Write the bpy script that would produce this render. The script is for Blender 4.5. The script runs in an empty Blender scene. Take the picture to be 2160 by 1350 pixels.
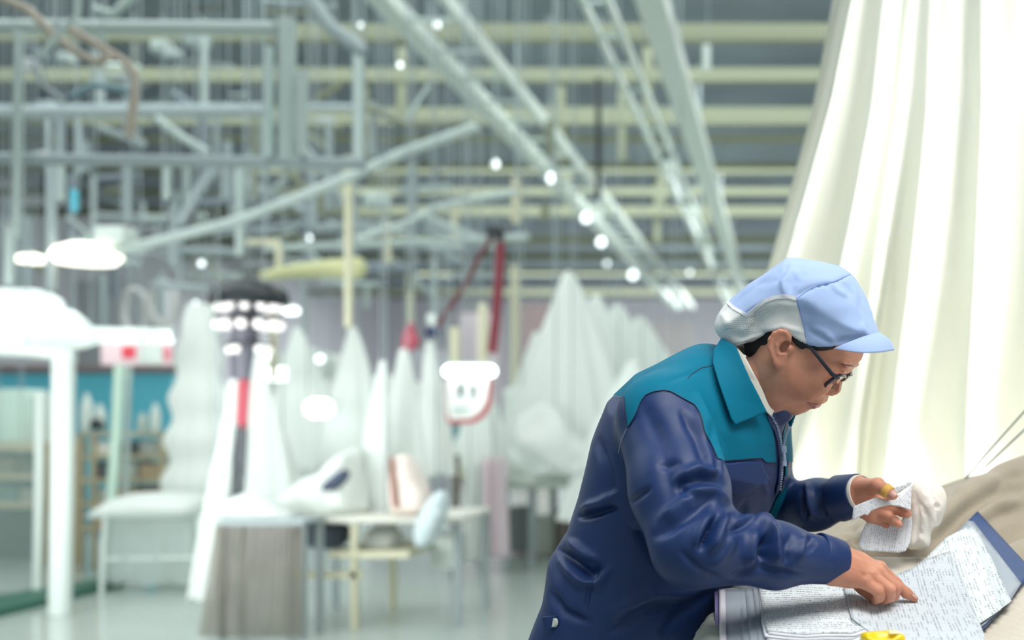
import bpy, bmesh, math, random
import numpy as np
from mathutils import Vector, Matrix
from mathutils.bvhtree import BVHTree

# ------------------------------------------------------------------ camera, world, lights
F, CX, CY, CZ = 2400.0, 1648.0, 880.0, 1.32      # focal length and vanishing point in pixels of the 2160x1350 frame, eye height
scn = bpy.context.scene
COL = scn.collection
cam = bpy.data.objects.new('camera', bpy.data.cameras.new('camera'))
COL.objects.link(cam); scn.camera = cam
cam.location = (0, 0, CZ); cam.rotation_euler = (math.pi/2, 0, 0)
cam.data.sensor_width = 36.0; cam.data.lens = F/2160*36
cam.data.shift_x = -(CX-1080)/2160; cam.data.shift_y = (CY-675)/2160
cam.data.clip_start = 0.05; cam.data.clip_end = 200
cam.data.dof.use_dof = True; cam.data.dof.focus_distance = 1.80; cam.data.dof.aperture_fstop = 2.0
scn.view_settings.view_transform = 'Standard'; scn.view_settings.look = 'None'
scn.view_settings.exposure = 0.0; scn.view_settings.gamma = 1.0
scn.view_settings.use_curve_mapping = False
scn.cycles.use_denoising = True
scn.cycles.max_bounces = 8

def lin(c):
    return tuple(((v/255)/12.92 if v/255 <= .04045 else ((v/255+.055)/1.055)**2.4) for v in c)

w = bpy.data.worlds.new('world'); scn.world = w; w.use_nodes = True
w.node_tree.nodes['Background'].inputs[0].default_value = lin((206, 220, 224)) + (1,)
w.node_tree.nodes['Background'].inputs[1].default_value = 0.72

def area(name, loc, target, sx, sy, power, col=(1, 1, 1), spread=180):
    l = bpy.data.lights.new(name, 'AREA'); l.shape = 'RECTANGLE'; l.size = sx; l.size_y = sy
    l.energy = power; l.color = col; l.spread = math.radians(spread)
    o = bpy.data.objects.new(name, l); COL.objects.link(o); o.location = loc
    o.rotation_euler = (Vector(target)-Vector(loc)).to_track_quat('-Z', 'Y').to_euler()
    return o
area('workbench_ceiling_light', (0.55, 1.0, 3.1), (-0.05, 1.85, 1.1), 1.9, 1.2, 21, (1, .985, .95), 95)
area('aisle_ceiling_light', (-3.2, 2.6, 4.2), (-0.6, 2.2, 0.9), 1.0, 4.0, 60, (.92, 1, 1))
area('curtain_wash_light', (2.1, 1.7, 0.45), (1.05, 3.5, 1.05), 1.2, 0.8, 215, (1, .99, .96), 120)
area('curtain_back_light', (0.9, 4.6, 0.5), (0.75, 3.4, 0.9), 2.2, 0.6, 110, (1, .97, .90))
area('hall_fill_front', (-3.5, 4.2, 5.2), (-3.5, 10, 0.9), 9.0, 1.5, 60, (.94, 1, .99), 140)  # added fill from the camera side, brightens the upright drapes
area('hall_fill_low', (-4.2, 5.4, 1.3), (-3.4, 10, 1.0), 3.4, 1.4, 50, (.96, 1, .99), 110)  # unseen low fill added to light the hanging cloth head-on
area('hall_light_near', (-3.5, 7.5, 5.6), (-3.5, 7.7, 0), 11.0, 3.0, 330, (.93, 1, .99))
area('hall_light_mid', (-3.5, 13, 5.6), (-3.5, 13.2, 0), 12.0, 4.0, 520, (.93, 1, .99))
area('hall_light_far', (-2.5, 20, 5.6), (-2.5, 21, 0), 12.0, 7.0, 1150, (.95, 1, .98))
area('hall_light_end', (-3, 33, 5.6), (-3, 34, 0), 14.0, 8.0, 3200, (.97, .98, 1))

# ------------------------------------------------------------------ helpers
def P(px, py, Y):
    return Vector(((px-CX)/F*Y, Y, CZ-(py-CY)/F*Y))

def nrm(v):
    v = np.asarray(v, float); return v/np.linalg.norm(v)

def A(*v): return np.array(v, np.float32)
def PA(px, py, Y): return np.array(P(px, py, Y), np.float32)

def mat(name, col, rough=.6, metal=0, var=0.0, vscale=30, bump=0.0, bscale=400, spec=.5, emit=None, estr=0, alpha=1,
        sheen=0, trans=0, sss=0, coat=0):
    m = bpy.data.materials.new(name); m.use_nodes = True
    nt = m.node_tree; b = nt.nodes['Principled BSDF']
    c = lin(col)
    b.inputs['Base Color'].default_value = c+(1,)
    b.inputs['Roughness'].default_value = rough; b.inputs['Metallic'].default_value = metal
    b.inputs['Specular IOR Level'].default_value = spec
    b.inputs['Alpha'].default_value = alpha
    b.inputs['Sheen Weight'].default_value = sheen
    b.inputs['Transmission Weight'].default_value = trans
    b.inputs['Coat Weight'].default_value = coat
    if sss:
        b.inputs['Subsurface Weight'].default_value = sss
        b.inputs['Subsurface Radius'].default_value = (.012, .005, .003)
        b.inputs['Subsurface Scale'].default_value = 1.0
    if emit:
        b.inputs['Emission Color'].default_value = lin(emit)+(1,)
        b.inputs['Emission Strength'].default_value = estr
    tc = nt.nodes.new('ShaderNodeTexCoord')
    if var:
        n = nt.nodes.new('ShaderNodeTexNoise'); n.inputs['Scale'].default_value = vscale
        n.inputs['Detail'].default_value = 4
        nt.links.new(tc.outputs['Object'], n.inputs['Vector'])
        mx = nt.nodes.new('ShaderNodeMix'); mx.data_type = 'RGBA'
        mx.inputs[6].default_value = tuple(x*(1-var) for x in c)+(1,)
        mx.inputs[7].default_value = tuple(min(1, x*(1+var)) for x in c)+(1,)
        nt.links.new(n.outputs['Fac'], mx.inputs[0]); nt.links.new(mx.outputs[2], b.inputs['Base Color'])
    if bump:
        n2 = nt.nodes.new('ShaderNodeTexNoise'); n2.inputs['Scale'].default_value = bscale
        nt.links.new(tc.outputs['Object'], n2.inputs['Vector'])
        bp = nt.nodes.new('ShaderNodeBump'); bp.inputs['Strength'].default_value = bump
        bp.inputs['Distance'].default_value = .002
        nt.links.new(n2.outputs['Fac'], bp.inputs['Height']); nt.links.new(bp.outputs['Normal'], b.inputs['Normal'])
    return m

def translucent(m, col, w):
    """mixes a translucent lobe into a cloth material"""
    nt = m.node_tree; b = nt.nodes['Principled BSDF']; out = nt.nodes['Material Output']
    t = nt.nodes.new('ShaderNodeBsdfTranslucent'); t.inputs['Color'].default_value = lin(col)+(1,)
    mx = nt.nodes.new('ShaderNodeMixShader'); mx.inputs[0].default_value = w
    nt.links.new(b.outputs[0], mx.inputs[1]); nt.links.new(t.outputs[0], mx.inputs[2])
    nt.links.new(mx.outputs[0], out.inputs['Surface'])
    return m

def meta(o, label=None, cat=None, group=None, kind=None):
    if label: o['label'] = label
    if cat: o['category'] = cat
    if group: o['group'] = group
    if kind: o['kind'] = kind
    return o

def raw(name, vs, fs, m, parent=None, smooth=True):
    """links verts (world coordinates) and faces as one mesh object"""
    me = bpy.data.meshes.new(name)
    vs = np.asarray(vs, np.float32)
    me.from_pydata([tuple(map(float, v)) for v in vs], [], [tuple(map(int, f)) for f in fs])
    me.update()
    if smooth: me.polygons.foreach_set('use_smooth', [True]*len(me.polygons))
    me.materials.append(m)
    o = bpy.data.objects.new(name, me); COL.objects.link(o)
    if parent: o.parent = parent; o.matrix_parent_inverse = parent.matrix_world.inverted()
    return o

def root(name, loc, label, cat, group=None):
    o = bpy.data.objects.new(name, None); COL.objects.link(o); o.location = loc
    o.empty_display_size = .1
    o.matrix_world = Matrix.Translation(Vector(loc))
    return meta(o, label, cat, group)

class MB:
    """collects simple shapes into one mesh"""
    def __init__(s): s.v = []; s.f = []
    def add(s, vs, fs):
        n = len(s.v); s.v += [tuple(v) for v in vs]; s.f += [tuple(i+n for i in f) for f in fs]; return s
    def box(s, lo, hi, bev=0.0):
        (x0, y0, z0), (x1, y1, z1) = lo, hi
        if bev <= 0:
            vs = [(x, y, z) for z in (z0, z1) for x, y in ((x0, y0), (x1, y0), (x1, y1), (x0, y1))]
            return s.add(vs, [(3, 2, 1, 0), (4, 5, 6, 7), (0, 1, 5, 4), (1, 2, 6, 5), (2, 3, 7, 6), (3, 0, 4, 7)])
        bm = bmesh.new(); bmesh.ops.create_cube(bm, size=1)
        for v in bm.verts:
            v.co = Vector((x0+(v.co.x+.5)*(x1-x0), y0+(v.co.y+.5)*(y1-y0), z0+(v.co.z+.5)*(z1-z0)))
        bmesh.ops.bevel(bm, geom=bm.edges[:], offset=bev, segments=2, affect='EDGES', profile=.5)
        bm.verts.index_update()
        s.add([v.co for v in bm.verts], [[v.index for v in f.verts] for f in bm.faces]); bm.free(); return s
    def tube(s, pts, r, n=10, closed=False, cap=True, flat=None):
        """round tube along pts; r a number or a list"""
        pts = [Vector(p) for p in pts]; k = len(pts)
        rs = r if isinstance(r, (list, tuple)) else [r]*k
        vs = []; fs = []
        up = None
        for i, p in enumerate(pts):
            a = pts[(i-1) % k] if closed or i > 0 else p
            b = pts[(i+1) % k] if closed or i < k-1 else p
            t = (b-a).normalized()
            if up is None:
                up = Vector((0, 0, 1)) if abs(t.z) < .9 else Vector((0, 1, 0))
            x = t.cross(up).normalized(); y = x.cross(t).normalized(); up = y
            for j in range(n):
                an = 2*math.pi*j/n
                vs.append(p+(x*math.cos(an)+y*math.sin(an)*(flat or 1))*rs[i])
        for i in range(k if closed else k-1):
            for j in range(n):
                a, b = i*n+j, i*n+(j+1) % n
                c, d = ((i+1) % k)*n+(j+1) % n, ((i+1) % k)*n+j
                fs.append((a, b, c, d))
        if cap and not closed:
            fs.append(tuple(range(n))[::-1]); fs.append(tuple((k-1)*n+j for j in range(n)))
        return s.add(vs, fs)
    def lathe(s, prof, c, n=24):
        """prof: list of (radius, z) about the vertical through c"""
        vs = []; fs = []
        for r, z in prof:
            for j in range(n):
                a = 2*math.pi*j/n; vs.append((c[0]+r*math.cos(a), c[1]+r*math.sin(a), c[2]+z))
        for i in range(len(prof)-1):
            for j in range(n):
                fs.append((i*n+j, i*n+(j+1) % n, (i+1)*n+(j+1) % n, (i+1)*n+j))
        fs.append(tuple(range(n))[::-1]); fs.append(tuple((len(prof)-1)*n+j for j in range(n)))
        return s.add(vs, fs)
    def build(s, name, m, parent=None, smooth=True):
        o = raw(name, s.v, s.f, m, parent, False)
        if smooth:
            me = o.data
            me.polygons.foreach_set('use_smooth', [True]*len(me.polygons))
            me.set_sharp_from_angle(angle=math.radians(38))
        return o

# ------------------------------------------------------------------ signed distance sculpting
def smin(a, b, k):
    h = np.clip(.5+.5*(b-a)/k, 0, 1); return b*(1-h)+a*h-k*h*(1-h)
def smax(a, b, k): return -smin(-a, -b, k)
def rcone(p, a, b, ra, rb):
    a = np.asarray(a, np.float32); b = np.asarray(b, np.float32); ab = b-a
    t = np.clip(((p-a)@ab)/(ab@ab), 0, 1)
    return np.linalg.norm(p-a-t[:, None]*ab, axis=1)-(ra+(rb-ra)*t)
def chain(p, pts, rs, k=.004):
    d = None
    for i in range(len(pts)-1):
        e = rcone(p, pts[i], pts[i+1], rs[i], rs[i+1])
        d = e if d is None else smin(d, e, k)
    return d
def ell(p, c, r, R=None):
    q = p-np.asarray(c, np.float32)
    if R is not None: q = q@np.asarray(R, np.float32)
    r = np.asarray(r, np.float32)
    k0 = np.linalg.norm(q/r, axis=1); k1 = np.linalg.norm(q/(r*r), axis=1)
    return k0*(k0-1)/np.maximum(k1, 1e-6)
def poly2(u, v, poly):
    """signed distance to a closed 2-D polygon (negative inside)"""
    pl = np.asarray(poly, np.float32); n = len(pl)
    d = np.full(u.shape, 1e9, np.float32); s = np.ones(u.shape, np.float32)
    for i in range(n):
        x1, y1 = pl[i]; x0, y0 = pl[i-1]
        ex, ey = x0-x1, y0-y1; wx, wy = u-x1, v-y1
        t = np.clip((wx*ex+wy*ey)/(ex*ex+ey*ey+1e-12), 0, 1)
        bx, by = wx-ex*t, wy-ey*t; d = np.minimum(d, bx*bx+by*by)
        c1 = v >= y1; c2 = v < y0; c3 = ex*wy > ey*wx
        s = np.where((c1 & c2 & c3) | (~c1 & ~c2 & ~c3), -s, s)
    return s*np.sqrt(d)
def inflate(u, v, y, poly, B, R):
    """polygon silhouette blown up to half thickness B, reached R inside the edge"""
    s = poly2(u, v, poly)
    q = np.clip(-s/R, 0, 1); w = B*np.sqrt(np.maximum(1-(1-q)**2, 0))
    ins = (np.abs(y)-w)*np.where(s < 0, .75, 1)
    out = np.sqrt(np.maximum(s, 0)**2+y*y)
    return np.where(s < 0, np.maximum(ins, s), out)
def smooth_poly(pts, it=2):
    pts = [tuple(p) for p in pts]
    for _ in range(it):
        o = []
        for i in range(len(pts)):
            a, b = pts[i], pts[(i+1) % len(pts)]
            o.append((a[0]*.75+b[0]*.25, a[1]*.75+b[1]*.25)); o.append((a[0]*.25+b[0]*.75, a[1]*.25+b[1]*.75))
        pts = o
    return pts

def polygonise(f, lo, hi, h, s=5, band=2.2):
    lo = np.asarray(lo, float); hi = np.asarray(hi, float)
    n = (np.ceil((hi-lo)/h/s).astype(int)+1)*s+1
    ax = [lo[i]+h*np.arange(n[i]) for i in range(3)]
    cn = (n-1)//s
    # coarse block centres
    cc = [ax[i][s//2::s][:cn[i]] for i in range(3)]
    g = np.stack(np.meshgrid(*cc, indexing='ij'), -1).reshape(-1, 3).astype(np.float32)
    dc = f(g).reshape(cn)
    near = np.abs(dc) < s*h*band
    V = np.repeat(np.repeat(np.repeat(dc, s, 0), s, 1), s, 2).astype(np.float32)
    V = np.pad(V, ((0, 1), (0, 1), (0, 1)), mode='edge')
    nn = near.copy()
    for a in range(3):   # dilate towards + so that shared faces get exact values
        nn |= np.roll(near, 1, a)
    bi = np.argwhere(nn)
    off = np.stack(np.meshgrid(*[np.arange(s)]*3, indexing='ij'), -1).reshape(-1, 3)
    CH = max(1, 400000//len(off))
    for c in range(0, len(bi), CH):
        idx = (bi[c:c+CH, None, :]*s+off[None]).reshape(-1, 3)
        pts = (lo+idx*h).astype(np.float32)
        V[idx[:, 0], idx[:, 1], idx[:, 2]] = f(pts)
    return surface_net(V, lo, h)

def surface_net(V, lo, h):
    S = V < 0
    c = [S[i:S.shape[0]-1+i, j:S.shape[1]-1+j, k:S.shape[2]-1+k] for i in (0, 1) for j in (0, 1) for k in (0, 1)]
    allin = c[0].copy(); anyin = c[0].copy()
    for x in c[1:]: allin &= x; anyin |= x
    act = anyin & ~allin
    idx = np.argwhere(act)
    num = np.full(act.shape, -1, np.int64); num[act] = np.arange(len(idx))
    pos = np.zeros((len(idx), 3)); cnt = np.zeros(len(idx))
    corners = [(i, j, k) for i in (0, 1) for j in (0, 1) for k in (0, 1)]
    cv = {q: V[idx[:, 0]+q[0], idx[:, 1]+q[1], idx[:, 2]+q[2]] for q in corners}
    for q in corners:
        for a in range(3):
            if q[a] == 0:
                r = list(q); r[a] = 1; r = tuple(r)
                va, vb = cv[q], cv[r]; m = (va < 0) != (vb < 0)
                t = np.where(m, va/np.where(va-vb == 0, 1, va-vb), 0)
                e = np.array(q, float)[None] + np.zeros((len(idx), 3)); e[:, a] += t
                pos[m] += e[m]; cnt[m] += 1
    verts = lo+h*(idx+pos/np.maximum(cnt, 1)[:, None])
    faces = []
    for a in range(3):
        b, d = (a+1) % 3, (a+2) % 3
        s0 = [slice(None)]*3; s1 = [slice(None)]*3; s0[a] = slice(0, -1); s1[a] = slice(1, None)
        e = np.argwhere(S[tuple(s0)] != S[tuple(s1)])
        ok = (e[:, b] > 0) & (e[:, d] > 0) & (e[:, b] < V.shape[b]-1) & (e[:, d] < V.shape[d]-1)
        e = e[ok]
        q = []
        for ob, od in ((-1, -1), (0, -1), (0, 0), (-1, 0)):
            x = e.copy(); x[:, b] += ob; x[:, d] += od; q.append(num[x[:, 0], x[:, 1], x[:, 2]])
        q = np.stack(q, 1)
        flip = ~S[e[:, 0], e[:, 1], e[:, 2]]
        q[flip] = q[flip][:, ::-1]
        faces.append(q)
    return verts, np.concatenate(faces)

def relax(v, f, it=2, lam=.5):
    n = len(v)
    e = np.concatenate([f[:, [0, 1]], f[:, [1, 2]], f[:, [2, 3]], f[:, [3, 0]]])
    for _ in range(it):
        acc = np.zeros_like(v); cnt = np.zeros(n)
        for k in range(3):
            acc[:, k] = np.bincount(e[:, 0], v[e[:, 1], k], n)+np.bincount(e[:, 1], v[e[:, 0], k], n)
        cnt = np.bincount(e[:, 0], minlength=n)+np.bincount(e[:, 1], minlength=n)
        v = v+lam*(acc/np.maximum(cnt, 1)[:, None]-v)
    return v

def vnormals(v, f):
    nf = np.cross(v[f[:, 2]]-v[f[:, 0]], v[f[:, 3]]-v[f[:, 1]])
    out = np.zeros_like(v)
    for k in range(4):
        for a in range(3): out[:, a] += np.bincount(f[:, k], nf[:, a], len(v))
    return out/np.maximum(np.linalg.norm(out, axis=1), 1e-9)[:, None]

def strokes(v, f, lst, yr=(0, 99)):
    """raises ridges (+mm) or presses creases (-mm) along pixel polylines on the side of the cloth that faces the viewer"""
    N = vnormals(v, f)
    px = CX+F*v[:, 0]/v[:, 1]; py = CY-F*(v[:, 2]-CZ)/v[:, 1]
    vw = np.array([0, 0, CZ])-v; vw /= np.linalg.norm(vw, axis=1)[:, None]
    face = np.clip((N*vw).sum(1)*3+.1, 0, 1)
    D = np.zeros(len(v))
    for st in lst:
        pts, wd, amp = st[:3]; y0, y1 = (st[3] if len(st) > 3 else yr)
        pts = np.array(pts, float)
        seg = np.linalg.norm(np.diff(pts, axis=0), axis=1); L = seg.sum(); acc = 0
        best = np.full(len(v), 1e9); tt = np.zeros(len(v))
        for i in range(len(seg)):
            a, b = pts[i], pts[i+1]; ab = b-a
            t = np.clip(((px-a[0])*ab[0]+(py-a[1])*ab[1])/(ab@ab), 0, 1)
            d = np.hypot(px-a[0]-t*ab[0], py-a[1]-t*ab[1])
            m = d < best; best[m] = d[m]; tt[m] = (acc+t[m]*seg[i])/L; acc += seg[i]
        tap = np.sqrt(np.clip(np.minimum(tt, 1-tt)*4+.12, 0, 1))
        D += amp*.001*np.exp(-(best/(wd*(.6+.4*tap)))**2)*tap*((v[:, 1] > y0) & (v[:, 1] < y1))
    return v+N*(D*face)[:, None]

def wob(p, s, seed=0):
    rs = np.random.RandomState(seed); o = np.zeros(len(p))
    for k in range(7):
        d = rs.normal(size=3); d /= np.linalg.norm(d)
        o += np.sin((p@d)*2*math.pi/s*rs.uniform(.6, 1.7)+rs.uniform(0, 6.3)+1.3*np.sin((p@rs.normal(size=3))*3/s))
    return o/3.0
# ------------------------------------------------------------------ materials of the worker
def skin_mat():
    m = mat('skin', (178, 128, 108), .5, sss=.35, spec=.35, bump=.12, bscale=900)
    nt = m.node_tree; b = nt.nodes['Principled BSDF']
    n = nt.nodes.new('ShaderNodeTexNoise'); n.inputs['Scale'].default_value = 22; n.inputs['Detail'].default_value = 5
    tc = nt.nodes['Texture Coordinate']; nt.links.new(tc.outputs['Object'], n.inputs['Vector'])
    r = nt.nodes.new('ShaderNodeValToRGB')
    r.color_ramp.elements[0].position = .3; r.color_ramp.elements[0].color = lin((186, 126, 102))+(1,)
    r.color_ramp.elements[1].position = .7; r.color_ramp.elements[1].color = lin((214, 154, 128))+(1,)
    nt.links.new(n.outputs['Fac'], r.inputs[0]); nt.links.new(r.outputs[0], b.inputs['Base Color'])
    return m

def cloth_mat(name, col, rough=.55, spec=.4, sheen=.15, scale=1500, var=.05):
    """woven twill: fine diagonal ribs as relief"""
    m = mat(name, col, rough, spec=spec, sheen=sheen, var=var, vscale=9)
    nt = m.node_tree; b = nt.nodes['Principled BSDF']; tc = nt.nodes['Texture Coordinate']
    wv = nt.nodes.new('ShaderNodeTexWave'); wv.bands_direction = 'DIAGONAL'; wv.inputs['Scale'].default_value = scale/4
    nt.links.new(tc.outputs['Object'], wv.inputs['Vector'])
    bp = nt.nodes.new('ShaderNodeBump'); bp.inputs['Strength'].default_value = .08; bp.inputs['Distance'].default_value = .001
    nt.links.new(wv.outputs['Fac'], bp.inputs['Height']); nt.links.new(bp.outputs['Normal'], b.inputs['Normal'])
    return m
M_SKIN = skin_mat()
M_NAVY = cloth_mat('navy_twill', (25, 50, 98), .5, .38, .0)
M_TEAL = cloth_mat('teal_twill', (0, 108, 136), .7, .15, .0)
M_CREAM = mat('cream_shirt', (238, 234, 222), .8, var=.04)
M_HAIR = mat('black_hair', (32, 28, 30), .45, bump=.5, bscale=250, spec=.4)
M_CAP = mat('pale_blue_cotton', (158, 180, 220), .75, spec=.25, var=.03, vscale=8, bump=.05, bscale=900)
M_ZIP = mat('zip_metal', (176, 188, 214), .35, .2)
M_DARK = mat('dark_frame', (38, 42, 52), .35)
M_BROWN = mat('amber_frame_edge', (92, 34, 38), .3)
M_LENS = mat('lens_glass', (225, 225, 225), .05, trans=.95)
M_TAPE = mat('ochre_plaster', (218, 168, 84), .65, bump=.3, bscale=700)
M_LIP = mat('lip_skin', (182, 112, 106), .45, sss=.3)
M_NAIL = mat('fingernail', (214, 158, 144), .3, sss=.2)
M_BUTTON = mat('pale_snap_button', (205, 212, 205), .35)

def net_mat():
    """white cap net: a grid of tiny real openings"""
    m = mat('white_net', (236, 238, 236), .8)
    nt = m.node_tree; b = nt.nodes['Principled BSDF']; out = nt.nodes['Material Output']
    tc = nt.nodes['Texture Coordinate']
    mp = nt.nodes.new('ShaderNodeMapping'); mp.inputs['Rotation'].default_value = (0, 0, .785)
    nt.links.new(tc.outputs['UV'], mp.inputs['Vector'])
    v = nt.nodes.new('ShaderNodeTexVoronoi'); v.voronoi_dimensions = '2D'; v.inputs['Scale'].default_value = 440; v.inputs['Randomness'].default_value = .06
    nt.links.new(mp.outputs[0], v.inputs['Vector'])
    c = nt.nodes.new('ShaderNodeMath'); c.operation = 'LESS_THAN'; c.inputs[1].default_value = .19
    nt.links.new(v.outputs['Distance'], c.inputs[0])
    t = nt.nodes.new('ShaderNodeBsdfTransparent'); mx = nt.nodes.new('ShaderNodeMixShader')
    nt.links.new(c.outputs[0], mx.inputs[0]); nt.links.new(b.outputs[0], mx.inputs[1]); nt.links.new(t.outputs[0], mx.inputs[2])
    nt.links.new(mx.outputs[0], out.inputs['Surface'])
    return m
M_NET = net_mat()

# ------------------------------------------------------------------ the worker: skeleton
AL = math.radians(30)
dv = A(math.cos(AL), -math.sin(AL), 0)           # where the worker faces, flattened
lv = A(math.sin(AL), math.cos(AL), 0)            # towards the worker's left
H0 = PA(1318, 1300, 1.92); N0 = PA(1540, 800, 1.83)
ax = N0-H0; TL = float(np.linalg.norm(ax)); ev = (ax/TL).astype(np.float32)
lv = (lv-ev*(lv@ev)); lv = (lv/np.linalg.norm(lv)).astype(np.float32)
gv = np.cross(lv, ev).astype(np.float32)         # out of the chest
if gv@dv < 0: gv = -gv

T_T = [-.45, -.2, 0, .14, .26, .4, .6, .75, .88, 1.0, 1.1]
T_A = [.125, .128, .128, .138, .132,   .133, .149, .150, .126, .084, .06]
T_B = [.185, .19, .187, .180, .170, .168, .175, .172, .150, .095, .06]
T_O = [.024, .022, .016, .0, .002, -.004, -.008, -.010, -.010, -.002, .01]
def torso(p, grow=0.0):
    q = p-H0; t = (q@ev)/TL
    a = np.interp(t, T_T, T_A).astype(np.float32)+grow; b = np.interp(t, T_T, T_B).astype(np.float32)+grow
    u = q@gv-np.interp(t, T_T, T_O).astype(np.float32); v = q@lv
    k = np.sqrt((u/a)**2+(v/b)**2+1e-6)
    d = (k-1)*np.minimum(a, b)
    d = smax(d, (t-1.06)*TL, .02)
    return smax(d, (-.42-t)*TL, .01)
SH_N = PA(1404, 905, 1.70); EL_N = PA(1462, 1150, 1.575); WR_N = PA(1768, 1186, 1.70)
SH_F = PA(1588, 905, 2.00); EL_F = PA(1614, 1090, 2.16); WR_F = PA(1815, 1041, 1.960)
def mid(a, b, t): return a+(b-a)*t
def sleeves(p, g=0.0):
    n1 = rcone(p, SH_N, mid(SH_N, EL_N, .55), .070+g, .069+g)
    n2 = rcone(p, mid(SH_N, EL_N, .55), EL_N, .069+g, .056+g)
    n3 = rcone(p, EL_N, mid(EL_N, WR_N, .55), .055+g, .046+g)
    n4 = rcone(p, mid(EL_N, WR_N, .55), mid(EL_N, WR_N, .84), .046+g, .036+g)
    d = smin(smin(n1, n2, .02), smin(n3, n4, .02), .025)
    f1 = rcone(p, SH_F, EL_F, .068+g, .055+g)
    f2 = rcone(p, EL_F, mid(EL_F, WR_F, .55), .053+g, .044+g)
    f3 = rcone(p, mid(EL_F, WR_F, .55), mid(EL_F, WR_F, .86), .044+g, .036+g)
    e = smin(f1, smin(f2, f3, .02), .025)
    return d, e
def shoulders(p, g=0.0):
    a = rcone(p, mid(N0, H0, .10)-gv*.02, SH_N+A(0, 0, .012)-gv*.01, .075+g, .066+g)
    b = rcone(p, mid(N0, H0, .10)-gv*.02, SH_F+A(0, 0, .012)-gv*.01, .075+g, .066+g)
    return smin(a, b, .02)
def jacket_body(p, g=0.0, bare=False):
    d = smin(torso(p, g), shoulders(p, g), .035)
    d = smin(d, rcone(p, NKB-ev*.02, PA(1618, 842, 1.825), .078+g, .050+g), .012)
    if bare: return d
    n, f = sleeves(p, g)
    d = smin(d, n, .006); d = smin(d, f, .010)
    return d

person = None
NKB = PA(1560, 860, 1.835)

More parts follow.
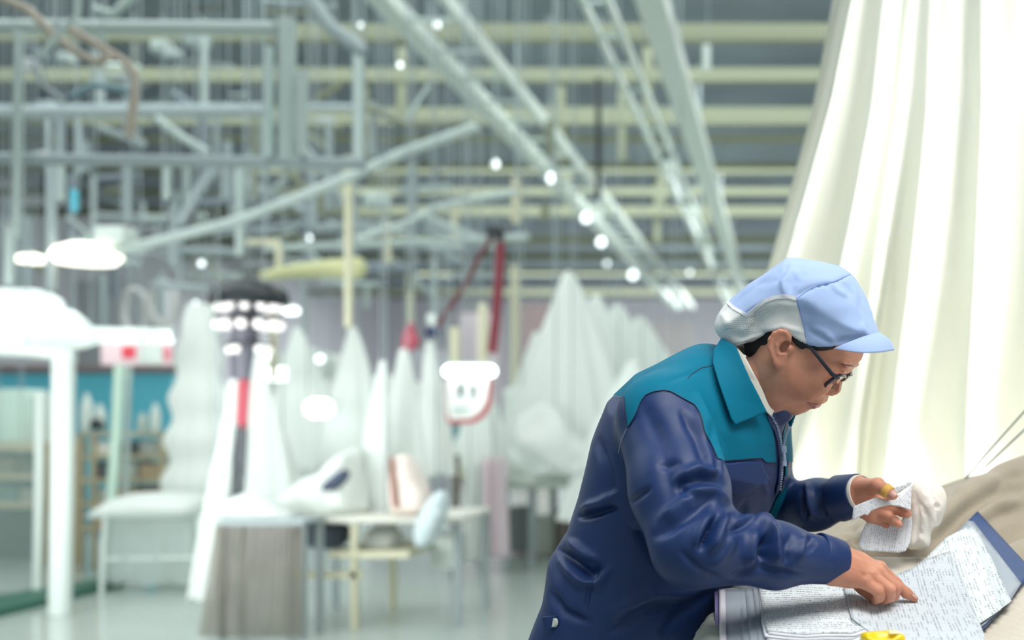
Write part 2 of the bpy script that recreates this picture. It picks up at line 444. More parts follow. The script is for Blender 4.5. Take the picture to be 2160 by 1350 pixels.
FOLDS = [
    # near sleeve: upper arm
    ([(1462, 1050), (1440, 1030), (1440, 1018), (1480, 1008), (1515, 1018)], 13, -4.5, (0, 1.72)),
    ([(1425, 1012), (1470, 990), (1520, 1000)], 12, 5, (0, 1.72)),
    ([(1445, 1040), (1500, 1035), (1535, 1060)], 12, 5, (0, 1.72)),
    ([(1470, 840), (1480, 880), (1515, 960), (1520, 985)], 12, 5, (0, 1.75)),
    ([(1440, 870), (1470, 920), (1495, 985)], 12, -4, (0, 1.75)),
    ([(1360, 860), (1400, 950), (1420, 1060)], 22, -3, (0, 1.75)),
    ([(1330, 1060), (1370, 1030)], 6, -2.5, (0, 1.75)),
    ([(1390, 980), (1430, 975)], 9, -2, (0, 1.75)),
    ([(1385, 1130), (1450, 1090), (1500, 1050)], 15, -4, (0, 1.72)),
    ([(1400, 1090), (1440, 1060), (1470, 1050)], 14, 3.5, (0, 1.72)),
    # near sleeve: elbow and forearm
    ([(1478, 1155), (1492, 1130), (1512, 1095)], 9, -9, (0, 1.72)),
    ([(1500, 1160), (1515, 1120), (1530, 1085)], 11, 6, (0, 1.72)),
    ([(1465, 1150), (1478, 1120), (1498, 1085)], 10, 4, (0, 1.72)),
    ([(1535, 1085), (1548, 1115), (1560, 1110), (1590, 1095)], 9, -6, (0, 1.72)),
    ([(1560, 1105), (1590, 1092), (1618, 1105), (1640, 1130)], 12, 6, (0, 1.72)),
    ([(1610, 1190), (1612, 1155), (1622, 1130)], 11, -8, (0, 1.75)),
    ([(1580, 1190), (1585, 1150), (1592, 1120)], 13, 5, (0, 1.75)),
    ([(1640, 1185), (1636, 1150), (1630, 1125)], 12, 6, (0, 1.75)),
    ([(1545, 1215), (1600, 1200), (1690, 1210)], 8, -3.5, (0, 1.75)),
    ([(1660, 1190), (1655, 1160), (1668, 1130)], 10, -3, (0, 1.75)),
    ([(1700, 1165), (1712, 1145), (1708, 1130)], 8, -5.5, (0, 1.75)),
    ([(1684, 1180), (1692, 1150), (1690, 1130)], 9, 4, (0, 1.75)),
    ([(1440, 1165), (1480, 1205), (1520, 1222)], 8, -3, (0, 1.72)),
    ([(1500, 1195), (1530, 1165), (1545, 1130)], 12, 3, (0, 1.72)),
    ([(1489, 900), (1498, 930), (1512, 965), (1519, 1005)], 7, -4, (1.55, 1.9)),
    # torso
    ([(1225, 1090), (1260, 1082), (1300, 1070)], 7, -6, (1.6, 2.3)),
    ([(1230, 1072), (1270, 1060), (1300, 1040)], 10, 4, (1.6, 2.3)),
    ([(1180, 1160), (1215, 1190), (1245, 1215), (1262, 1200)], 10, -6, (1.6, 2.3)),
    ([(1185, 1185), (1225, 1225), (1262, 1230), (1285, 1200)], 11, 5, (1.6, 2.3)),
    ([(1200, 1140), (1230, 1165), (1260, 1180)], 10, 4, (1.6, 2.3)),
    ([(1165, 1250), (1190, 1290), (1240, 1310)], 10, -4, (1.6, 2.3)),
    ([(1235, 1290), (1240, 1250), (1262, 1215)], 5, -3, (1.6, 2.3)),
    ([(1290, 1330), (1360, 1290), (1450, 1270)], 14, -4, (1.6, 2.3)),
    ([(1300, 1290), (1380, 1250), (1470, 1250)], 16, 4, (1.6, 2.3)),
    ([(1400, 1330), (1440, 1290), (1500, 1250)], 12, -4, (1.6, 2.3)),
    ([(1265, 930), (1285, 1000), (1290, 1060)], 12, -3, (1.6, 2.3)),
    ([(1310, 1010), (1350, 1120), (1400, 1210)], 14, -5, (1.72, 2.3)),
    ([(1395, 810), (1450, 790), (1500, 772)], 5, -1.2, (1.5, 2.3)),
    ([(1560, 1120), (1570, 1090), (1572, 1060)], 8, -3, (1.65, 2.3)),
    ([(1612, 1020), (1618, 1060), (1610, 1100)], 8, 3, (1.65, 2.3)),
    # far sleeve
    ([(1705, 1025), (1712, 1060), (1725, 1095)], 8, 6, (1.85, 2.4)),
    ([(1695, 1035), (1697, 1065), (1700, 1095)], 7, -5, (1.85, 2.4)),
    ([(1740, 1030), (1735, 1060), (1740, 1090)], 9, -6, (1.85, 2.4)),
    ([(1750, 1100), (1772, 1075), (1795, 1062)], 6, -5, (1.85, 2.4)),
    ([(1765, 1050), (1790, 1045), (1805, 1045)], 9, 3, (1.85, 2.4)),
]


def region(p, poly, mirror=True, v0=None):
    """signed distance (metres) to a pattern piece drawn on the near half and repeated on the far half"""
    q = p
    if mirror:
        v = (p-H0)@lv-.027; q = p-np.outer(np.maximum(v, 0)*2, lv)
    px = CX+F*q[:, 0]/q[:, 1]; py = CY-F*(q[:, 2]-CZ)/q[:, 1]
    return poly2(px.astype(np.float32), py.astype(np.float32), poly)*q[:, 1]/F

def cloth(name, fn, lo, hi, h, m, parent, fold=True, it=2, label=None, yr=(0, 99)):
    v, f = polygonise(fn, lo, hi, h); v = relax(v.astype(float), f, it)
    if fold:
        v = strokes(v, f, FOLDS, yr); v = v+vnormals(v, f)*(wob(v, .11, 3)*.0007)[:, None]
    o = raw(name, v, f, m, parent)
    if label: o['label'] = label
    return o, v, f

JLO, JHI = A(-.54, 1.42, .80), A(.22, 2.27, 1.50)
FOLDS = [(a_, b_*.95, c_*2.3)+tuple(d_) for a_, b_, c_, *d_ in FOLDS]
PERSON = root('person', (float(H0[0]), float(H0[1]), 0.0),
              'worker in navy and teal jacket, pale blue cap and glasses bent over the papers', 'person')
JACKET, jv, jf = cloth('jacket', jacket_body, JLO, JHI, .0034, M_NAVY, PERSON, True, 3, 'navy blue zipped work jacket')
JT = BVHTree.FromPolygons([tuple(x) for x in jv], [tuple(x) for x in jf])
def hit(px, py, tree=None, far=9):
    o = Vector((0, 0, CZ)); d = (P(px, py, 1.0)-o).normalized()
    h = (tree or JT).ray_cast(o, d, far)
    return h[0], h[1]

def ribbon(name, pts, wd, m, parent, lift=.002, thick=.0012, n=40, tree=None, ymin=0):
    """a narrow flat band lying on the cloth along a drawn line; wd one number or a list"""
    pts = np.array(pts, float); seg = np.r_[0, np.cumsum(np.linalg.norm(np.diff(pts, axis=0), axis=1))]
    C = []; Nn = []
    for i in range(n):
        s = seg[-1]*i/(n-1); x = np.interp(s, seg, pts[:, 0]); y = np.interp(s, seg, pts[:, 1])
        h, nn = hit(x, y, tree)
        if h is None or h.y < ymin: continue
        C.append(np.array(h)); Nn.append(np.array(nn))
    C = np.array(C); Nn = np.array(Nn)
    for _ in range(2):
        C[1:-1] = (C[:-2]+2*C[1:-1]+C[2:])/4; Nn[1:-1] = (Nn[:-2]+2*Nn[1:-1]+Nn[2:])/4
    vs = []; fs = []; k = len(C)
    for i in range(k):
        t = nrm(C[min(i+1, k-1)]-C[max(i-1, 0)]); N = nrm(Nn[i]); b = nrm(np.cross(t, N))
        wv = np.interp(i/(k-1), np.linspace(0, 1, len(wd)), wd) if isinstance(wd, (list, tuple)) else wd
        for sb, sn in ((-1, 0), (-1, 1), (1, 1), (1, 0)):
            vs.append(C[i]+b*wv/2*sb+N*(lift+thick*sn))
    for i in range(k-1):
        for j in range(4):
            fs.append((i*4+j, i*4+(j+1) % 4, (i+1)*4+(j+1) % 4, (i+1)*4+j))
    fs += [(3, 2, 1, 0), tuple((k-1)*4+j for j in range(4))]
    return raw(name, vs, fs, m, parent, False)

def clip(v, f, r):
    """cuts a quad mesh exactly along r = 0; returns (outside, inside) as (verts, faces)"""
    v = v.astype(float); out = ([], []); vv = [tuple(x) for x in v]; cache = {}
    ins = r[f] < 0; ai = ins.all(1); ni = ~ins.any(1)
    fo = [tuple(x) for x in f[ni]]; fi = [tuple(x) for x in f[ai]]
    def cut(a, b):
        k = (a, b) if a < b else (b, a)
        if k not in cache:
            t = r[a]/(r[a]-r[b]); cache[k] = len(vv); vv.append(tuple(v[a]+(v[b]-v[a])*t))
        return cache[k]
    for q in f[~ai & ~ni]:
        pi, po = [], []
        for i in range(4):
            a, b = int(q[i]), int(q[(i+1) % 4])
            (pi if r[a] < 0 else po).append(a)
            if (r[a] < 0) != (r[b] < 0):
                c = cut(a, b); pi.append(c); po.append(c)
        if len(pi) > 2: fi.append(tuple(pi))
        if len(po) > 2: fo.append(tuple(po))
    V = np.array(vv); res = []
    for fl in (fo, fi):
        used = np.unique(np.concatenate([np.array(x) for x in fl])); m = np.full(len(V), -1); m[used] = np.arange(len(used))
        res.append((V[used], [tuple(m[list(x)]) for x in fl], used))
    return res

# ---- teal yoke
YOKE = [(1318, 838), (1320, 865), (1325, 903), (1340, 878), (1352, 848), (1362, 834), (1378, 827), (1400, 824), (1414, 826), (1440, 841),
        (1465, 854), (1476, 870), (1482, 890), (1487, 915), (1500, 938), (1513, 967), (1527, 972), (1590, 967), (1607, 966), (1613, 975),
        (1636, 976), (1633, 930), (1623, 877), (1640, 830), (1640, 640), (1400, 560), (1150, 640), (1250, 830)]
yr_ = region(jv.astype(np.float32), YOKE).astype(float)
_far = region(jv.astype(np.float32), [(1646, 976), (1683, 972), (1720, 960), (1720, 780), (1676, 872), (1655, 925)], False).astype(float)
yr_ = np.where((jv-H0)@lv-.027 > 0, np.minimum(yr_, _far), yr_)
lowv = (jv-H0)@lv
(ov, of, ou), (iv, if_, iu) = clip(jv, jf, yr_)
bpy.data.objects.remove(JACKET)
JACKET = raw('jacket', ov, of, M_NAVY, PERSON); JACKET['label'] = 'navy blue zipped work jacket'
jn = vnormals(jv, jf); full_n = np.zeros((max(iu.max()+1, len(jv)), 3)); full_n[:len(jv)] = jn
inn = full_n[iu]; ce = np.where(iu >= len(jv))[0]
KD = BVHTree.FromPolygons([tuple(x) for x in jv], [tuple(x) for x in jf])
for k_ in ce: inn[k_] = np.array(KD.find_nearest(Vector(iv[k_]))[1])
iv = iv+inn*.0010
YO = raw('yoke', iv, if_, M_TEAL, JACKET); YO['label'] = 'teal shoulder and chest yoke'
yv, yf = iv, if_

# ---- dark seam lines around the yoke
M_SEAM = mat('seam_thread', (14, 26, 48), .7)
NB = YOKE[:21]
for seg_ in ([(1316, 836)]+NB[:3], NB[2:8], NB[7:16], NB[15:21], [(1648, 976), (1665, 975), (1681, 972)]):
    try: ribbon('seam', seg_, .0009, M_SEAM, JACKET, .0010, .0007, n=50, tree=JT)
    except Exception as ex: print('seam', ex)
for seg_ in ([(1503, 772), (1478, 777), (1462, 788), (1450, 800)], [(1323, 905), (1312, 930), (1306, 955)]):
    try: ribbon('seam', seg_, .0010, M_SEAM if seg_[0][0] == 1503 else mat('pale_thread', (150, 160, 180), .6), YO if seg_[0][0] == 1503 else JACKET, .0012, .0005, n=30, tree=JT)
    except Exception as ex: print('seam', ex)

# ---- collar leaves, inner shirt collar
NKT = PA(1655, 772, 1.80); NKB = PA(1560, 860, 1.835)
def neckbase(p, g=0.0):
    c = rcone(p, NKB-ev*.02, PA(1590, 782, 1.82), .088+g, .070+g)
    return smin(shoulders(p, g), smin(torso(p, g), c, .03), .035)
COLLAR = [(1503, 765), (1505, 738), (1522, 712), (1536, 720), (1553, 731), (1566, 762), (1582, 798), (1600, 832), (1618, 869), (1585, 883),
          (1550, 897), (1541, 882), (1525, 836), (1512, 797)]
def collar_f(p):
    d = neckbase(p, .010)
    return smax(np.abs(d)-.0028, region(p, COLLAR), .001)
CO, cv_, cf_ = cloth('collar', collar_f, A(-.30, 1.55, 1.20), A(.12, 2.15, 1.50), .0018, M_TEAL, JACKET, False, 2, 'teal fold-down collar')
SHIRT = [(1540, 722), (1556, 733), (1572, 752), (1590, 786), (1612, 828), (1632, 842), (1641, 843), (1634, 866), (1627, 880), (1617, 870), (1590, 835), (1565, 775), (1540, 740)]
def shirt_f(p):
    c = rcone(p, NKB-ev*.02, PA(1590, 782, 1.82), .086, .064)
    return smax(np.abs(c)-.002, region(p, SHIRT), .001)
cloth('shirt_collar', shirt_f, A(-.20, 1.60, 1.20), A(.10, 2.1, 1.50), .0016, M_CREAM, PERSON, False, 1, 'cream shirt collar under the jacket')

# ---- chest pocket flaps
FLAP = [(1524, 977), (1560, 974), (1606, 972), (1610, 982), (1615, 996), (1626, 1012), (1618, 1020), (1590, 1036), (1564, 1047), (1550, 1044),
        (1538, 1038), (1532, 1012)]
def flap_f(p):
    d = jacket_body(p, 0.0, True)
    return smax(np.abs(d-.0052)-.0018, region(p, FLAP), .001)
for sg_ in (-1, 1):
    cloth('pocket_flap', lambda p, sg_=sg_: smax(flap_f(p), -sg_*((p-H0)@lv-.027)+.004, .001), A(-.12, 1.55, 1.14), A(.12, 2.15, 1.30), .0020, M_NAVY, JACKET, True, 2, yr=(1.65, 9))

# ---- front opening: placket, zip and its pull
BOTH = JT
ribbon('placket', [(1649, 958), (1651, 985), (1651, 1020), (1644, 1055), (1630, 1092)], [.008, .010, .012, .013, .012], M_TEAL, JACKET, .0050, .002, tree=BOTH, ymin=1.705)
ribbon('zip_tape', [(1623, 872), (1634, 900), (1641, 935), (1644, 970), (1642, 1010), (1636, 1040)], .014, M_NAVY, JACKET, .0025, .0015, tree=BOTH)
def teeth(line, n, name='zip_teeth'):
    mb = MB(); line = np.array(line, float); seg = np.r_[0, np.cumsum(np.linalg.norm(np.diff(line, axis=0), axis=1))]
    for i in range(n):
        s = seg[-1]*i/(n-1); h, nn = hit(np.interp(s, seg, line[:, 0]), np.interp(s, seg, line[:, 1]), BOTH)
        if h is None: continue
        c = h+nn*.0056; r = .0011
        mb.box((c.x-r*1.5, c.y-r, c.z-r*.7), (c.x+r*1.5, c.y+r, c.z+r*.7))
    o = mb.build(name, M_ZIP, JACKET, False); o['kind'] = 'stuff'; return o
teeth([(1623, 872), (1634, 896), (1641, 930), (1645, 960), (1643, 1000), (1640, 1030)], 48)
teeth([(1672, 882), (1662, 898), (1652, 918), (1646, 945)], 28)
h, nn = hit(1645, 948, BOTH); h = h+nn*.007
mb = MB(); mb.box((h.x-.004, h.y-.002, h.z-.004), (h.x+.004, h.y+.002, h.z+.006), .001)
mb.tube([h+Vector((0, -.001, -.004)), h+Vector((.001, -.001, -.018))], .0022, 8); mb.tube([h+Vector((.001, -.001, -.018)), h+Vector((.001, -.001, -.026))], .0034, 8, flat=.5)
mb.build('zip_pull', M_ZIP, JACKET)

# ---- cuffs
def ring(name, a, b, r0, r1, m, parent, th=.003, n=48, m2=1.0):
    a = np.array(a, float); b = np.array(b, float); t = nrm(b-a); x = nrm(np.cross(t, (0, 0, 1))); y = np.cross(t, x)
    prof = [(0, r0-th), (0, r0), (.06, r0+.001), (.5, (r0+r1)/2+.0012), (.94, r1+.001), (1, r1), (1, r1-th), (.5, (r0+r1)/2-th)]
    vs = []; fs = []
    for s, r in prof:
        for j in range(n):
            q = 2*math.pi*j/n; vs.append(a+(b-a)*s+(x*math.cos(q)+y*math.sin(q)*m2)*r)
    K = len(prof)
    for i in range(K):
        for j in range(n): fs.append((i*n+j, i*n+(j+1) % n, ((i+1) % K)*n+(j+1) % n, ((i+1) % K)*n+j))
    return raw(name, vs, fs, m, parent)
cn = nrm(WR_N-EL_N)
ring('cuff', PA(1722, 1177, 1.683), PA(1771, 1186, 1.702), .0375, .0325, M_NAVY, JACKET)
ring('cuff', mid(EL_F, WR_F, .80), mid(EL_F, WR_F, 1.0), .0405, .0345, M_NAVY, JACKET)
ring('shirt_cuff', mid(EL_F, WR_F, .92), mid(EL_F, WR_F, 1.025), .0320, .0315, M_CREAM, PERSON, .0015)

# ------------------------------------------------------------------ head
HO = PA(1725, 685, 1.80); HS = F/1.80
fx = A(.766, -.13, -.643); fx /= np.linalg.norm(fx)
ly = A(.155, .97, .14); ly = ly-fx*(ly@fx); ly /= np.linalg.norm(ly); ly = ly.astype(np.float32)
uz = np.cross(fx, ly).astype(np.float32)
HR = np.stack([fx, ly, uz], 1)     # columns: forward, left, up
def hl(px, py):
    """pixel on the head's middle plane -> (forward, up)"""
    dx, dz = (px-1725)/HS, -(py-685)/HS
    a = np.array([[fx[0], uz[0]], [fx[2], uz[2]]]); s = np.linalg.solve(a, [dx, dz]); return (float(s[0]), float(s[1]))
def hp(px, py, y=0.0):
    f, u = hl(px-ly[0]*y*HS, py+ly[2]*y*HS); return A(f, y, u)
def hs(px, py, y):
    """pixel on the plane y metres off the head's middle -> (forward, up)"""
    o = np.array([0, 0, CZ]); d = np.array(P(px, py, 1.0))-o; t = (y-(o-HO)@ly)/(d@ly); q = (o+d*t-HO)@HR
    return (float(q[0]), float(q[2]))
def hw(l): return HO+HR@np.asarray(l, np.float32)
def loc(p): return (p-HO)@HR

FACE = [(1822, 735), (1817, 757), (1812, 763), (1803, 772), (1793, 786), (1784, 800), (1776, 808), (1764, 812), (1756, 825), (1746, 836), (1737, 845),
        (1725, 855), (1714, 864), (1703, 869), (1693, 873), (1684, 875), (1675, 875), (1664, 868), (1654, 859), (1643, 849), (1628, 835), (1610, 800), (1590, 740), (1580, 690),
        (1594, 630), (1636, 590), (1690, 572), (1760, 582), (1806, 620), (1830, 670), (1832, 710)]
FACE_L = smooth_poly([hl(*q) for q in FACE], 2)
PROF = [(1822, 742), (1817, 758), (1814, 763), (1807, 768), (1797, 778), (1787, 788), (1779, 798), (1776, 805), (1773.5, 815), (1772.5, 824), (1767, 831), (1759, 834.5),
        (1750, 832), (1745, 830.5), (1744, 838), (1741.5, 846), (1738, 850), (1733, 851.5), (1726.5, 850), (1726.5, 856), (1723, 860.5), (1715, 862), (1707, 863.5), (1702, 868), (1693, 872),
        (1684, 875), (1675, 875), (1664, 869), (1640, 880), (1500, 800), (1500, 500), (1900, 500), (1900, 700)]
PROF_L = [hl(*q) for q in PROF]
EAR = [(1650, 697), (1661, 698), (1669, 706), (1671, 716), (1666, 728), (1664, 742), (1656, 756), (1650, 768), (1642, 774), (1636, 768), (1630, 752), (1625, 735), (1626, 717), (1635, 704)]
def ear_c(s): return smooth_poly([hl(a-(-s)*0, b) for a, b in EAR], 2)
EAR_L = smooth_poly([hs(px, py, -.078) for px, py in EAR], 2)
EAR_RIM = [hs(px, py, -.078) for px, py in [(1664, 722), (1667, 710), (1660, 701), (1650, 699), (1639, 704), (1630, 716), (1628, 734), (1633, 752), (1640, 768)]]
def head_sdf(p):
    q = loc(p); x, y, z = q[:, 0], q[:, 1], q[:, 2]; ay = np.abs(y); s = np.stack([x, ay, z], 1)
    # half width: wide cranium, narrower jaw
    B = np.interp(z, [-.15, -.12, -.09, -.05, 0, .05, .1], [.048, .058, .067, .072, .074, .076, .07])
    sd = poly2(x, z, FACE_L); Rf = np.interp(z, [-.13, -.10, -.06, -.02, .02], [.11, .13, .15, .10, .08]); R = .075+(Rf-.075)*np.clip(x/.05, 0, 1)
    qn = np.clip(-sd/R, 0, 1); wd = B*np.minimum(1, np.sqrt(np.maximum(1-(1-qn)**2.2, 0))/np.sqrt(1-(1-np.minimum(1, .070/R))**2.2))
    d = np.where(sd < 0, np.maximum((ay-wd)*.8, sd), np.sqrt(np.maximum(sd, 0)**2+y*y))
    E = lambda px, py, yy: hp(px, py, 0)+A(0, yy, 0)
    # cheekbone, jaw corner, brow
    d = smin(d, ell(s, E(1742, 800, .040), (.020, .020, .018)), .02)
    d = smin(d, ell(s, E(1658, 822, .046), (.022, .010, .022)), .02)
    d = smin(d, ell(s, E(1795, 770, .030), (.007, .022, .006)), .012)
    d = smin(d, ell(s, E(1710, 811, .041), (.024, .019, .020)), .02)
    # eye socket and lid
    d = smax(d, -ell(s, E(1797, 795, .033), (.0105, .016, .0085)), .009)
    d = smin(d, ell(s, E(1779, 793, .032), (.0135, .0165, .0115)), .004)
    # nose
    nb, nt_ = E(1797, 778, 0), E(1762, 822, 0)
    d = smin(d, rcone(s, nb, nt_, .0065, .0115), .010)
    d = smin(d, ell(s, E(1760, 823, 0), (.013, .013, .012)), .005)
    d = smin(d, ell(s, E(1750, 824, .0125), (.0115, .0085, .0085)), .004)
    d = smax(d, -ell(s, E(1750, 834, .008), (.006, .0042, .004)), .003)
    # muzzle and lips
    d = smin(d, ell(s, E(1725, 840, 0), (.020, .027, .017)), .012)
    d = smin(d, ell(s, E(1731, 844, 0), (.0125, .022, .0062)), .004)
    d = smin(d, ell(s, E(1719, 855, 0), (.0115, .0195, .0065)), .004)
    d = smin(d, ell(s, E(1685, 862, 0), (.016, .022, .013)), .012)
    # mouth line
    m0 = E(1730, 850, 0); m1 = E(1708, 846, .025)
    d = smax(d, -rcone(s, m0, m1, .0014, .0009), .002)
    # true profile
    d = smax(d, poly2(x, z, PROF_L), .0015)
    return d
def ear_sdf(p):
    q = loc(p); x, y, z = q[:, 0], np.abs(q[:, 1]), q[:, 2]
    fw, up = EAR_L[0]
    xc = hs(1660, 740, -.075)[0]
    yb = .0790+(xc-x)*.45           # flares away from the skull towards the back
    sd = poly2(x, z, EAR_L)
    d = np.maximum(np.abs(y-yb)-.0034, sd*1.0)
    s = np.stack([x, y-yb, z], 1)
    rim = chain(s, [A(a, .0015, b) for a, b in EAR_RIM], [.0030, .0032, .0034, .0036, .0036, .0034, .0032, .0032, .0040], .002)
    d = smin(d, rim, .003)
    a1 = hs(1656, 712, -.078); a2 = hs(1643, 728, -.078); a3 = hs(1645, 746, -.078); a4 = hs(1656, 748, -.078)
    d = smin(d, chain(s, [A(a1[0], .002, a1[1]), A(a2[0], .003, a2[1]), A(a3[0], .002, a3[1]), A(a4[0], .001, a4[1])], [.0016, .0022, .0024, .0024], .002), .002)
    c = hs(1656, 732, -.078); d = smax(d, -ell(s, (c[0], .005, c[1]), (.0080, .0110, .0120)), .0015)
    t = hs(1668, 736, -.078); d = smin(d, ell(s, (t[0], -.001, t[1]), (.005, .006, .006)), .004)
    # lobe
    l = hs(1641, 768, -.078); d = smin(d, ell(s, (l[0], 0, l[1]), (.007, .0035, .008)), .005)
    return d
def neck_sdf(p):
    return smin(rcone(p, NKB-ev*.03, NKT, .056, .051), rcone(p, NKT, HO+HR@A(-.03, 0, -.03), .052, .05), .02)
def head_all(p):
    d = smin(head_sdf(p), neck_sdf(p), .016)
    return smin(d, ear_sdf(p), .004)

# ------------------------------------------------------------------ hands
def rhand(p):
    W1, W2 = PA(1764, 1178, 1.712), PA(1760, 1202, 1.690)
    mc = [PA(1856, 1199, 1.738), PA(1850, 1206, 1.722), PA(1838, 1214, 1.705), PA(1822, 1228, 1.69)]
    palm = chain(p, [W1, mid(W1, mc[0], .5), mc[0]], [.0215, .0150, .0105], .01)
    palm = smin(palm, chain(p, [W1, mid(W1, mc[1], .5), mc[1]], [.021, .0150, .0105], .01), .012)
    palm = smin(palm, chain(p, [W2, mid(W2, mc[2], .5), mc[2]], [.020, .0150, .0102], .01), .012)
    palm = smin(palm, chain(p, [W2, mid(W2, mc[3], .5), mc[3]], [.020, .0150, .0098], .01), .012)
    fa = rcone(p, mid(WR_N, EL_N, .25), mid(W1, W2, .5), .027, .0235)
    palm = smin(palm, fa, .02)
    idx = chain(p, [mc[0], PA(1888, 1229, 1.748), PA(1912, 1251, 1.752), PA(1929, 1263, 1.757)], [.0105, .0088, .0078, .0060], .005)
    mdl = chain(p, [mc[1], PA(1890, 1239, 1.728), PA(1886, 1256, 1.735), PA(1870, 1263, 1.745)], [.0104, .0090, .0082, .0074], .004)
    rng = chain(p, [mc[2], PA(1876, 1243, 1.704), PA(1877, 1258, 1.712), PA(1864, 1266, 1.728)], [.0102, .0090, .0082, .0074], .004)
    pky = chain(p, [mc[3], PA(1852, 1247, 1.690), PA(1855, 1259, 1.698), PA(1848, 1266, 1.712)], [.0097, .0085, .0078, .0070], .004)
    thb = chain(p, [PA(1790, 1210, 1.74), PA(1820, 1240, 1.755), PA(1843, 1262, 1.752)], [.014, .010, .0082], .005)
    d = palm
    for k_ in (idx, mdl, rng, pky): d = smin(d, k_, .0035)
    d = smin(d, thb, .006)
    # knuckle dimples: tendons fanning over the back of the hand
    for a_ in mc: d = smin(d, ell(p, a_+A(-.002, -.002, .004), (.010, .008, .0065)), .005)
    return d
def lhand(p):
    W1, W2 = PA(1806, 1030, 1.965), PA(1804, 1052, 1.965)
    mc = [PA(1856, 1056, 1.955), PA(1853, 1069, 1.960), PA(1846, 1081, 1.960), PA(1836, 1091, 1.955)]
    d = chain(p, [W1, mid(W1, mc[0], .5), mc[0]], [.019, .0145, .011], .01)
    d = smin(d, chain(p, [W1, mid(W1, mc[1], .5), mc[1]], [.019, .0145, .011], .01), .012)
    d = smin(d, chain(p, [W2, mid(W2, mc[2], .5), mc[2]], [.018, .0145, .0105], .01), .012)
    d = smin(d, chain(p, [W2, mid(W2, mc[3], .5), mc[3]], [.018, .0135, .0100], .01), .012)
    fa = rcone(p, mid(WR_F, EL_F, .25), mid(W1, W2, .5), .027, .0215); d = smin(d, fa, .02)
    d = smin(d, chain(p, [PA(1822, 1030, 1.945), PA(1851, 1024, 1.918), PA(1869, 1034, 1.905), PA(1883, 1045, 1.898)], [.0180, .0125, .0100, .0082], .006), .007)
    d = smin(d, chain(p, [mc[0], PA(1884, 1056, 1.950), PA(1902, 1058, 1.938)], [.0108, .009, .0078], .004), .003)
    d = smin(d, chain(p, [mc[1], PA(1888, 1074, 1.950), PA(1904, 1080, 1.940), PA(1914, 1084, 1.930)], [.0108, .0092, .0082, .0072], .004), .003)
    d = smin(d, chain(p, [mc[2], PA(1872, 1090, 1.946), PA(1886, 1099, 1.936), PA(1896, 1105, 1.928)], [.0105, .0092, .0080, .0068], .004), .003)
    d = smin(d, chain(p, [mc[3], PA(1856, 1100, 1.962), PA(1866, 1106, 1.960), PA(1872, 1109, 1.957)], [.0098, .0085, .0075, .0065], .004), .003)
    return d

# ------------------------------------------------------------------ hidden body under the clothes, legs down to the floor
KN = [H0*A(1, 1, 0)+lv*s*.085*A(1, 1, 0)+dv*.03+A(0, 0, .50) for s in (-1, 1)]
HP = [H0+lv*s*.078-ev*.08+dv*.04 for s in (-1, 1)]
AN = [H0*A(1, 1, 0)+lv*s*.09*A(1, 1, 0)-dv*.02+A(0, 0, .09) for s in (-1, 1)]
def inner(p):
    d = smin(torso(p, -.018), shoulders(p, -.02), .03)
    n, f = sleeves(p, -.018); d = smin(smin(d, n, .02), f, .02)
    for i in (0, 1):
        d = smin(d, rcone(p, HP[i], KN[i], .074, .05), .02); d = smin(d, rcone(p, KN[i], AN[i], .048, .034), .01)
    return smin(d, neck_sdf(p), .03)

bodyv = []; bodyf = []; nb_ = 0
for fn, lo, hi, h, it in ((inner, A(-.55, 1.42, .04), A(.2, 2.27, 1.45), .011, 1),
                          (head_all, A(-.20, 1.66, 1.28), A(.16, 1.96, 1.58), .0016, 1),
                          (rhand, A(.02, 1.63, 1.00), A(.235, 1.80, 1.16), .0013, 1),
                          (lhand, A(.05, 1.86, 1.08), A(.245, 2.06, 1.25), .0014, 1)):
    v, f = polygonise(fn, lo, hi, h); v = relax(v.astype(float), f, it, .4)
    if fn is head_all:
        v = strokes(v, f, [([(1741, 826), (1728, 834), (1712, 846)], 4, -1.0), ([(1700, 848), (1706, 852)], 4, -.6),
                           ([(1757, 795), (1770, 806)], 4, -.5)])
    if fn is rhand:
        v = strokes(v, f, [([(1800, 1175), (1830, 1188), (1852, 1198)], 4, .9), ([(1795, 1195), (1822, 1206), (1846, 1208)], 4, .8),
                           ([(1806, 1196), (1818, 1210), (1830, 1220)], 4, -1.2), ([(1862, 1200), (1870, 1206)], 3, .6),
                           ([(1925, 1252), (1932, 1258)], 4, .5), ([(1893, 1228), (1898, 1236)], 1.6, -.4), ([(1889, 1231), (1894, 1240)], 1.6, -.4)])
    bodyv.append(v); bodyf.append(f+nb_); nb_ += len(v)
BODY = raw('body', np.concatenate(bodyv), np.concatenate(bodyf), M_SKIN, PERSON)

def trousers(p):
    d = None
    for i in (0, 1):
        e = smin(rcone(p, HP[i], KN[i], .096, .070), rcone(p, KN[i], AN[i]+A(0, 0, .0), .072, .060), .02)
        d = e if d is None else smin(d, e, .015)
    d = smax(d, -(p[:, 2]-.05), .01)
    return d+wob(p, .16, 5)*.0015
cloth('trousers', trousers, A(-.62, 1.62, .03), A(.05, 2.25, 1.10), .008, mat('dark_trousers', (24, 30, 46), .8), PERSON, False, 2, 'dark work trousers')
for i in (0, 1):
    def shoe(p, i=i):
        c = AN[i]*A(1, 1, 0)
        q = p-c; u = q@dv; z = p[:, 2]; v_ = q@(lv*A(1, 1, 0))
        s = ell(np.stack([u-.055, v_, z-.02], 1), (0, 0, 0), (.135, .048, .065))
        s = smin(s, rcone(p, c+A(0, 0, .05), c+A(0, 0, .12), .045, .040), .03)
        return smax(s, -(z-.001), .004)
    c = AN[i]*A(1, 1, 0)
    cloth('shoe', shoe, c+A(-.2, -.2, -.01), c+A(.22, .2, .2), .006, mat('dark_shoe', (34, 36, 42), .45), PERSON, False, 2)

